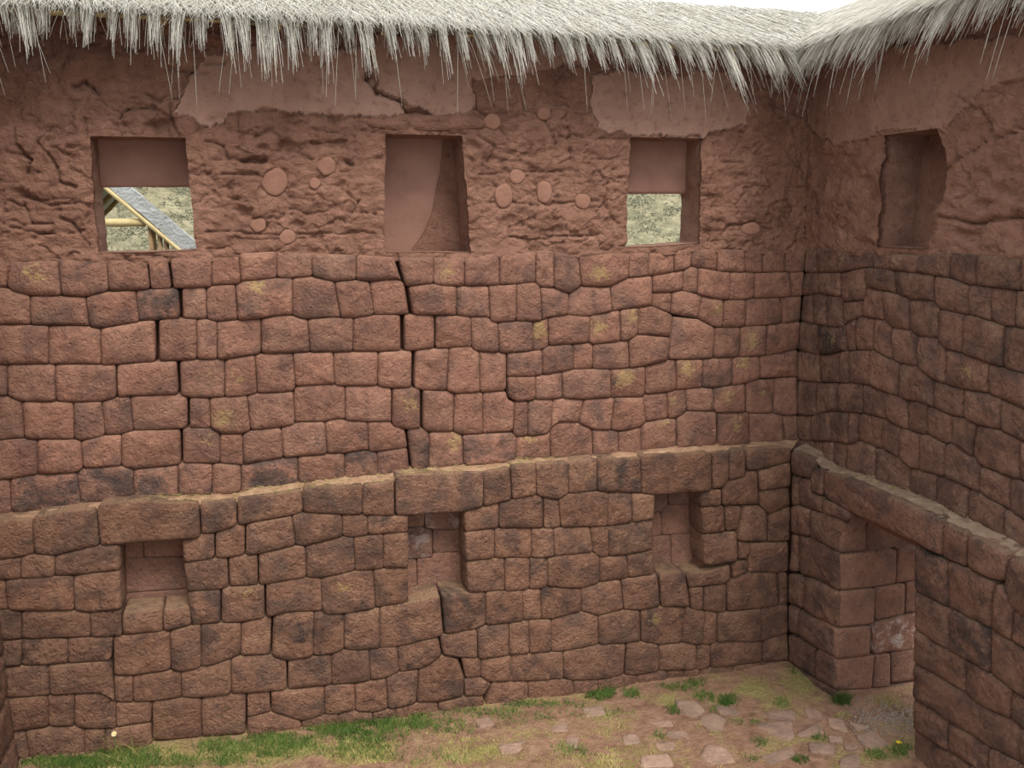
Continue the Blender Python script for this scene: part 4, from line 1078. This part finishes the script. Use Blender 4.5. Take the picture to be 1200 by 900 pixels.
MAT['flag'] = stone_material('flagstone_rock', (0.25, 0.150, 0.108), (0.18, 0.108, 0.080), (0.31, 0.20, 0.148), (0.40, 0.27, 0.19), 0.25, 0.35)
FLAGS = [('L4', f) for f in ([30,705,180,700,190,770,110,805,0,760], [200,745,290,705,325,750,210,765], [335,680,400,690,430,745,345,720], [40,850,180,815,195,850,80,888], [460,760,540,745,620,808,540,828,480,790], [430,700,520,722,470,742],
         [250,790,370,800,372,840,262,832], [390,862,440,838,478,850,482,895,390,895], [410,800,470,800,462,822,415,818], [60,655,190,650,200,690,90,690], [230,640,300,650,320,690,250,680], [340,760,400,768,405,790,345,785])]
FLAGS += [('L3', f) for f in ([900,680,960,662,1020,690,1010,750,920,752], [790,600,890,612,925,650,870,690,800,640], [960,625,1060,640,1085,680,1010,682], [660,700,770,690,790,720,680,728], [750,742,840,740,860,780,760,778], [640,850,760,840,790,892,640,897],
          [310,770,370,768,360,812,320,805], [20,800,150,780,170,820,60,842], [250,720,310,700,322,742,250,745], [700,790,790,788,800,820,720,826], [930,800,1020,820,1060,880,940,890,900,850], [380,640,470,630,490,670,400,680], [560,760,620,750,640,790,570,800])]
FLAGS += [('L2', f) for f in ([1060,800,1180,790,1190,830,1080,845], [960,690,1030,680,1050,715,980,725])]
FLAGPX = []
for t, f in FLAGS:
    px = T(t, f); FLAGPX.append(px)
    pts = np.array([ground_hit(*p) for p in px]); c = pts.mean(0)
    zc = float(gz(c[0], c[1])) + 0.004
    pts[:, 2] = zc
    o = build_stone(pts, Plane((0, 0, zc), (0.0, -1e-4, 1)), MAT['flag'], 'flagstone', floor, 0.06, 0.45, 0.0, (0.15, 0, 0.95 + 0.2 * random.random(), 1), 0.6)
def wall_clear(p, m=0.022):
    """True where a ground point lies clear of the faces of the walls, jamb and pier"""
    xr = x_rl(0.0)
    inyard = (p[:, 0] < xr - m) & (p[:, 1] < LO - m)
    indoor = (p[:, 0] >= xr - m) & (p[:, 1] < YJ - 0.03 - m) & (p[:, 1] > YP + m)
    return (inyard | indoor) & (p[:, 0] > XL + m)
def lean_clear(p, Dv, L):
    """turn leaning blades back from a wall they would grow into"""
    xr = x_rl(0.0); Dv = Dv.copy()
    r = L * 0.5 + 0.05
    k = (p[:, 1] > LO - r) & (p[:, 0] < xr); Dv[k, 1] = -np.abs(Dv[k, 1])
    k = (p[:, 0] > xr - r) & ((p[:, 1] > YJ - 0.05) | (p[:, 1] < YP)); Dv[k, 0] = -np.abs(Dv[k, 0])
    k = (p[:, 0] >= xr - 0.06) & (p[:, 1] > YJ - 0.05 - r) & (p[:, 1] < YJ + 0.1); Dv[k, 1] = -np.abs(Dv[k, 1])
    k = (p[:, 0] >= xr - 0.06) & (p[:, 1] < YP + r) & (p[:, 1] > YP - 0.1); Dv[k, 1] = np.abs(Dv[k, 1])
    k = p[:, 0] < XL + r; Dv[k, 0] = np.abs(Dv[k, 0])
    return Dv
# pebbles by the doorway
MAT['grit'] = flat_noise_mat('grit', [(0.3, (0.16, 0.12, 0.095)), (0.7, (0.36, 0.29, 0.23))], 60, 0.3, 90)
V, F = [], []
g = np.random.default_rng(5)
for i in range(700):
    px = (g.normal(1040, 22), g.normal(842, 11))
    p = ground_hit(*px); r = 0.006 + 0.010 * g.random()
    if not wall_clear(p[None], 0.03)[0]: continue
    b = len(V)
    for dx, dy, dz in ((1, 0, .2), (0, 1, .3), (-1, 0, .2), (0, -1, .1), (0, 0, 1), (0, 0, -.6)):
        V.append(p + np.array([dx * r * g.uniform(.7, 1.3), dy * r * g.uniform(.7, 1.3), dz * r]))
    F += [(b, b+1, b+4), (b+1, b+2, b+4), (b+2, b+3, b+4), (b+3, b, b+4), (b+1, b, b+5), (b+2, b+1, b+5), (b+3, b+2, b+5), (b, b+3, b+5)]
o = mesh_np('gravel', np.array(V), F, MAT['grit'], None)
tag(o, 'patch of small grey gravel on the ground in the doorway', 'gravel', kind='stuff')

# ------------------------------------------------------------------ grass
MAT['green'] = straw_material('green_grass', (0.030, 0.065, 0.012), (0.085, 0.145, 0.030), (0.22, 0.25, 0.07))
MAT['dry'] = straw_material('dry_grass', (0.17, 0.16, 0.045), (0.36, 0.31, 0.11), (0.54, 0.46, 0.20))
GREEN = [(60,890,60,14,1),(150,885,60,14,.9),(260,878,50,14,.9),(330,868,45,13,.9),(390,852,45,12,1),(430,842,40,9,1),(480,836,40,7,1),(540,830,30,6,.9),(610,826,28,6,.8),(704,812,26,8,1.4),(852,822,14,6,1.2),(740,812,16,7,.8),(790,806,25,6,.9),(812,800,20,7,.7),(825,815,20,7,.8),(853,820,14,9,1),(790,832,14,9,.6),
         (886,848,10,5,.8),(864,847,9,5,.7),(916,826,12,8,1),(890,872,14,6,.9),(938,890,14,7,.8),(1040,885,38,9,.8),(1060,880,26,8,.7),(930,785,8,8,.7),(772,862,10,5,.6),(960,864,9,5,.5),(836,832,9,6,.4),(880,890,12,6,.4),(230,895,60,10,.5),(420,880,50,12,.35),(640,840,20,8,.5),(670,880,30,10,.25),(180,894,150,9,.9),(330,880,80,14,.7),(430,862,70,14,.5),(520,850,50,12,.4),(600,845,40,10,.35),(90,896,70,8,.9),(560,836,60,7,.8),(470,848,60,8,.8),(640,826,60,6,.6),(700,836,60,10,.15),(480,885,90,14,.2)]
DRY = [(150,890,140,12,.8),(330,885,110,16,.9),(450,880,90,20,.9),(560,885,80,16,.8),(200,892,160,16,.7),(380,882,90,20,.7),(520,875,70,26,.6),(620,870,60,24,.5),(700,850,50,18,.35),(760,880,70,20,.55),(860,885,50,16,.3),(1035,822,34,9,1.5),(1060,828,16,10,.8),(985,840,16,9,.7),(820,850,40,10,.3),(900,800,40,10,.2),(680,895,90,14,.6)]
def scatter(blobs, n_per, name, mat, hmin, hmax, label, seed, wmul=1.0):
    g = np.random.default_rng(seed)
    B = []; w = []
    for x, y, rx, ry, dn in blobs:
        k = int(n_per * dn * rx * ry / 300.0)
        th = g.random(k) * 2 * math.pi; r = np.sqrt(g.random(k)) * (0.75 + 0.35 * np.sin(3 * th + x) * np.cos(5 * th + y))
        px = np.stack([x + rx * r * np.cos(th), y + ry * r * np.sin(th)], 1)
        ok = np.ones(k, bool)
        for f in FLAGPX:
            c = f.mean(0); ok &= ~poly_mask(px, c + (f - c) * 0.86)
        p = ground_hits(px[ok]) if ok.any() else np.zeros((0, 3))
        B.append(p[wall_clear(p)])
    B = np.vstack(B); n = len(B)
    cl = fbm(B * [1, 1, 0], 6, 3, 9)
    Dv = np.stack([g.normal(0, .45, n), g.normal(0, .45, n), np.ones(n)], 1)
    L = (hmin + (hmax - hmin) * g.random(n)) * (1 + 0.5 * cl)
    Dv = lean_clear(B, Dv, L)
    B[:, 2] -= 0.01
    tone = np.clip(0.45 + 0.35 * g.normal(0, 1, n) * 0.6 + cl * 0.5, 0, 1)
    o = strand_object(name, B, Dv, L, (0.0022 + 0.0014 * g.random(n)) * wmul, 0.35 * g.random(n), tone, mat, segs=2, tip=0.15)
    return o
def poly_in(a, b, f):
    return inside((a, b), f)
go = scatter(GREEN, 460, 'green_grass', MAT['green'], 0.025, 0.085, '', 11, 1.2)
tag(go, 'short green grass growing along the foot of the walls', 'grass', kind='stuff')
do = scatter(DRY, 520, 'dry_grass', MAT['dry'], 0.012, 0.045, '', 12, 1.1)
tag(do, 'dry yellowish turf thinly covering the yard floor', 'grass', kind='stuff')
# single plants
def tuft(px, n, h, spread, mat, name, label, seed, w=1.4):
    g = np.random.default_rng(seed); p = ground_hit(*px)
    B = np.tile(p, (6 * n, 1)) + np.stack([g.normal(0, spread, 6 * n), g.normal(0, spread, 6 * n), np.full(6 * n, -0.01)], 1)
    B = B[wall_clear(B, 0.012)][:n]; n = len(B)
    Dv = lean_clear(B, np.stack([g.normal(0, .38, n), g.normal(0, .38, n), np.ones(n)], 1), np.full(n, h))
    o = strand_object(name, B, Dv, h * (0.6 + 0.5 * g.random(n)), np.full(n, 0.0024 * w), 0.3 * g.random(n), g.random(n) * 0.6, mat, segs=3, tip=0.12)
    return tag(o, label, 'grass')
tuft((985, 822), 160, 0.16, 0.035, MAT['green'], 'grass_tuft', 'tall dark green grass tuft at the corner of the door jamb', 21)
tuft((148, 889), 22, 0.36, 0.07, MAT['dry'], 'grass_stalks', 'few tall thin dry grass stalks leaning beside the wall foot', 22, 1.4)
def flower(px, lift, petal, label, r=0.018, tilt=0.0):
    p = ground_hit(*px)
    e = empty('flower', tuple(p)); tag(e, label, 'flower')
    V, F = [], []
    for k in range(9):
        a = 2 * math.pi * k / 9; b = len(V)
        c, s = math.cos(a), math.sin(a); c2, s2 = math.cos(a + .28), math.sin(a + .28); c3, s3 = math.cos(a - .28), math.sin(a - .28)
        V += [(0, 0, lift), (c3 * r * .7, s3 * r * .7, lift + .004), (c * r, s * r, lift + .003), (c2 * r * .7, s2 * r * .7, lift + .004), (0, 0, lift - .002)]
        F += [(b, b+1, b+2, b+3), (b+4, b+3, b+2, b+1)]
    m1 = flat_noise_mat('petal', [(0.3, petal), (0.7, petal)], 20, 0.1)
    tl = lambda V: (np.array(V) - [0, 0, lift]) @ np.array(Matrix.Rotation(tilt, 3, 'X')).T + [0, 0, lift]
    o = mesh_np('petals', tl(V), F, m1, None, False); o.parent = e
    V, F = [], []
    for k in range(6):
        a = 2 * math.pi * k / 6; V += [(math.cos(a) * r * .35, math.sin(a) * r * .35, lift + .002)]
    V += [(0, 0, lift + .009)]
    F = [(k, (k + 1) % 6, 6) for k in range(6)]
    o = mesh_np('flower_head', tl(V), F, flat_noise_mat('pollen', [(0.3, (0.55, 0.33, 0.03)), (0.7, (0.7, 0.45, 0.05))], 20, 0.1), None); o.parent = e
    o = pole('stem', (0, 0, -0.01), (0.003, 0.0, lift), 0.002, MAT['green_plain'], None); o.parent = e
MAT['green_plain'] = flat_noise_mat('stem_green', [(0.3, (0.07, 0.14, 0.03)), (0.7, (0.12, 0.2, 0.05))], 20, 0.1)
flower((1053, 874), 0.03, (0.85, 0.60, 0.02), 'single bright yellow flower in the grass beside the pier', 0.026)
flower((137, 889), 0.21, (0.62, 0.55, 0.35), 'single pale flower on a stem against the lowest stones', 0.022, 0.8)

# dry litter lying on the ledges
g = np.random.default_rng(31)
def litter(L_, n, parent, a, b):
    o, f, bk = L_
    i = (a + (b - a) * g.random(n)) * (len(f) - 1); i = np.clip(i.astype(int) + g.integers(-3, 4, n), 0, len(f) - 1)
    t = g.random(n)
    B = f[i] * (1 - t)[:, None] + bk[i] * t[:, None]; B[:, 2] += 0.016
    an = g.random(n) * 6.283
    Dv = np.stack([np.cos(an), np.sin(an), g.normal(0.15, 0.2, n)], 1)
    so = strand_object('dry_litter', B, Dv, 0.015 + 0.05 * g.random(n), np.full(n, 0.0022), np.zeros(n), g.random(n), MAT['dry'], parent, segs=1, tip=0.6)
    so['kind'] = 'stuff'
litter(LEDB, 420, wall_back, 0.24, 0.72)
litter(LEDR, 90, wall_right, 0.02, 0.4)

# ------------------------------------------------------------------ hillside seen through the windows
def hill_material():
    m, nt, b = nmat('dry_hill'); q = NB(nt); pos = q.wpos()
    n1 = q.noise(pos, 1.3, 6, 0.7); n2 = q.noise(pos, 5, 6, 0.7)
    base = q.ramp(n1, [(0.3, (0.15, 0.14, 0.085)), (0.5, (0.30, 0.27, 0.165)), (0.7, (0.43, 0.385, 0.245))])
    base = q.mix(q.step(n2, 0.5, 0.7), base, (0.09, 0.095, 0.065))
    q.link(base, b.inputs['Base Color']); q.link(q.bump(n2, 0.8, 0.5), b.inputs['Normal'])
    return m
MAT['hill'] = hill_material()
def hz(x, y):
    return np.interp(y, [8.0, 14, 30, 75, 130, 260], [-0.3, -0.2, 2.2, 13.5, 21, 26]) + 0.015 * x
nx, ny = 120, 120
X, Y = np.meshgrid(np.linspace(-90, 110, nx), np.linspace(7.45, 1.0, 2)[:1].tolist() + np.geomspace(8, 260, ny - 1).tolist())
P = np.stack([X.ravel(), Y.ravel(), hz(X.ravel(), Y.ravel())], 1)
P[:, 2] += fbm(P * [1, 1, 0], 0.12, 4, 5) * np.clip((P[:, 1] - 12) / 30, 0, 1) * 1.5
idx = np.arange(nx * ny).reshape(ny, nx)
F = np.stack([idx[:-1, :-1].ravel(), idx[:-1, 1:].ravel(), idx[1:, 1:].ravel(), idx[1:, :-1].ravel()], 1)
hill = mesh_fast('hillside', P, F, MAT['hill'])
tag(hill, 'dry grassy hillside rising beyond the wall openings', 'hill', kind='structure')
# scrub: loose leafy clumps
g = np.random.default_rng(77)
MAT['scrub'] = straw_material('scrub_leaf', (0.045, 0.052, 0.036), (0.12, 0.128, 0.09), (0.36, 0.325, 0.205))
def scrub_dir(px):                            # spread of bushes in the sectors the openings face
    d = RW @ cam_dir(px, 260); return d[0] / d[1]
C = []
for lo_, hi_, n in ((scrub_dir(80), scrub_dir(260), 1100), (scrub_dir(700), scrub_dir(840), 1100)):
    y = 24 + 46 * g.random(n) ** 0.8; k = lo_ - 0.06 + (hi_ - lo_ + 0.12) * g.random(n)
    C.append(np.stack([k * y, y], 1))
C = np.vstack(C); n = len(C); per = 46
R_ = (0.16 + 0.40 * g.random(n) ** 1.6) * (C[:, 1] / 45) ** 0.3
base = np.repeat(np.stack([C[:, 0], C[:, 1], hz(C[:, 0], C[:, 1]) + R_ * 0.25], 1), per, 0)
rad = np.repeat(R_, per); dv = g.normal(0, 1, (n * per, 3)); dv[:, 2] = np.abs(dv[:, 2]); dv /= np.linalg.norm(dv, axis=1)[:, None]
Bs = base + dv * (rad * (0.55 + 0.45 * g.random(n * per)))[:, None]
tone = np.clip(np.repeat(g.random(n), per) * 0.7 + g.random(n * per) * 0.3, 0, 1)
so = strand_object('scrub', Bs, dv + g.normal(0, .6, dv.shape), rad * 0.28, rad * 0.05, np.full(n * per, .3), tone, MAT['scrub'], segs=1, tip=0.3)
tag(so, 'grey green scrub bushes covering the dry hillside', 'bushes', kind='stuff')

# ------------------------------------------------------------------ open shelter behind the first window
MAT['shroof'] = flat_noise_mat('weathered_thatch', [(0.3, (0.31, 0.33, 0.32)), (0.7, (0.48, 0.50, 0.49))], 3, 0.8, 18, 0.06)
MAT['timber'] = flat_noise_mat('old_timber', [(0.3, (0.20, 0.13, 0.07)), (0.7, (0.36, 0.25, 0.14))], 9, 0.3, 40)
SY = 9.8
SP = Plane((0, SY, 0), (0, -1, 0))
def W_(zx, zy): return unproj([(90 + zx / 5.294, 140 + zy / 5.294)], SP)[0]
apex = W_(60, 315); foot = W_(760, 905)
slope = foot - apex; W2 = foot[0] - apex[0]
footL = np.array([apex[0] - W2, SY, foot[2]])
gl = float(hz(apex[0], SY))
rdir = RW @ cam_dir(197, 262); rdir = rdir / rdir[1]; rdir[2] = 0.0     # ridge direction, a little off the wall's normal
shel = empty('shelter', (apex[0], SY + 2, gl))
tag(shel, 'open timber shelter with a steep grey thatched roof behind the wall opening', 'shelter')
def slabm(name, a, b, depth, th, mat):
    """roof slab from ridge point a to eave point b, running back by depth"""
    a, b = np.array(a), np.array(b); d = (b - a) / np.linalg.norm(b - a); nn = np.array([-d[2], 0, d[0]]); nn = nn if nn[2] > 0 else -nn
    n, m = 14, 10; V = []
    for side in (0, 1):
        for i in range(n + 1):
            for j in range(m + 1):
                p = a + (b - a) * i / n + rdir * (depth * j / m) + nn * th * side
                V.append(p)
    V = np.array(V); V += np.array([0, 0, 1]) * (fbm(V, 3, 3, 8) * 0.03)[:, None]
    q = lambda s, i, j: s * (n + 1) * (m + 1) + i * (m + 1) + j
    F = []
    for i in range(n):
        for j in range(m):
            F.append((q(1, i, j), q(1, i + 1, j), q(1, i + 1, j + 1), q(1, i, j + 1))); F.append((q(0, i, j), q(0, i, j + 1), q(0, i + 1, j + 1), q(0, i + 1, j)))
    for i in range(n):
        F += [(q(0, i, 0), q(0, i + 1, 0), q(1, i + 1, 0), q(1, i, 0)), (q(0, i, m), q(1, i, m), q(1, i + 1, m), q(0, i + 1, m))]
    for j in range(m):
        F += [(q(0, 0, j), q(1, 0, j), q(1, 0, j + 1), q(0, 0, j + 1)), (q(0, n, j), q(0, n, j + 1), q(1, n, j + 1), q(1, n, j))]
    o = mesh_np(name, V, F, mat, None, False); o.parent = shel; o.matrix_parent_inverse = Matrix.Translation(-Vector(shel.location)); return o
up_ = np.array([0, 0, 0.02])
slabm('roof_slope', apex + up_, foot + up_, 7.8, 0.16, MAT['shroof'])
slabm('roof_slope', apex + up_, footL + up_, 7.8, 0.25, MAT['shroof'])
for yy in (0.0, 2.6, 5.2, 7.8):
    off = rdir * yy
    pole('rafter', apex + off - up_, foot + off - up_, 0.022, MAT['pole'], shel, 0.0, 1)
    pole('rafter', apex + off - up_, footL + off - up_, 0.045, MAT['timber'], shel, 0.0, 2)
tb = W_(130, 640); te = W_(420, 640)
pole('tie_beam', np.array([footL[0] + 0.5 * (apex[0] - footL[0]), SY + 0.05, tb[2]]), te + [0, .05, 0], 0.045, MAT['pole'], shel, 0, 3)
tb2z = tb[2]
pole('tie_beam', np.array([apex[0] - (te[0] - apex[0]), SY, tb2z]) + rdir * 7.7, te + rdir * 7.7, 0.05, MAT['timber'], shel, 0, 3)
for zx in (447, 508, 550):
    a = W_(zx, 640 + (zx - 430) * 0.85)
    pole('post', np.array([a[0], SY + 0.06, gl - 0.1]), a + [0, .06, 0], 0.024, MAT['timber'], shel, 0.0, zx)
a = W_(139, 660)
pole('post', np.array([a[0], SY + 0.06, gl - 0.1]), np.array([a[0], SY + 0.06, tb2z]), 0.04, MAT['timber'], shel, 0.0, 5)
for sx in (te[0] - 0.05, apex[0] - (te[0] - apex[0]) + 0.05):
    pole('post', np.array([sx, SY, gl - 0.1]) + rdir * 7.7, np.array([sx, SY, tb2z]) + rdir * 7.7, 0.05, MAT['timber'], shel, 0.0, 6)
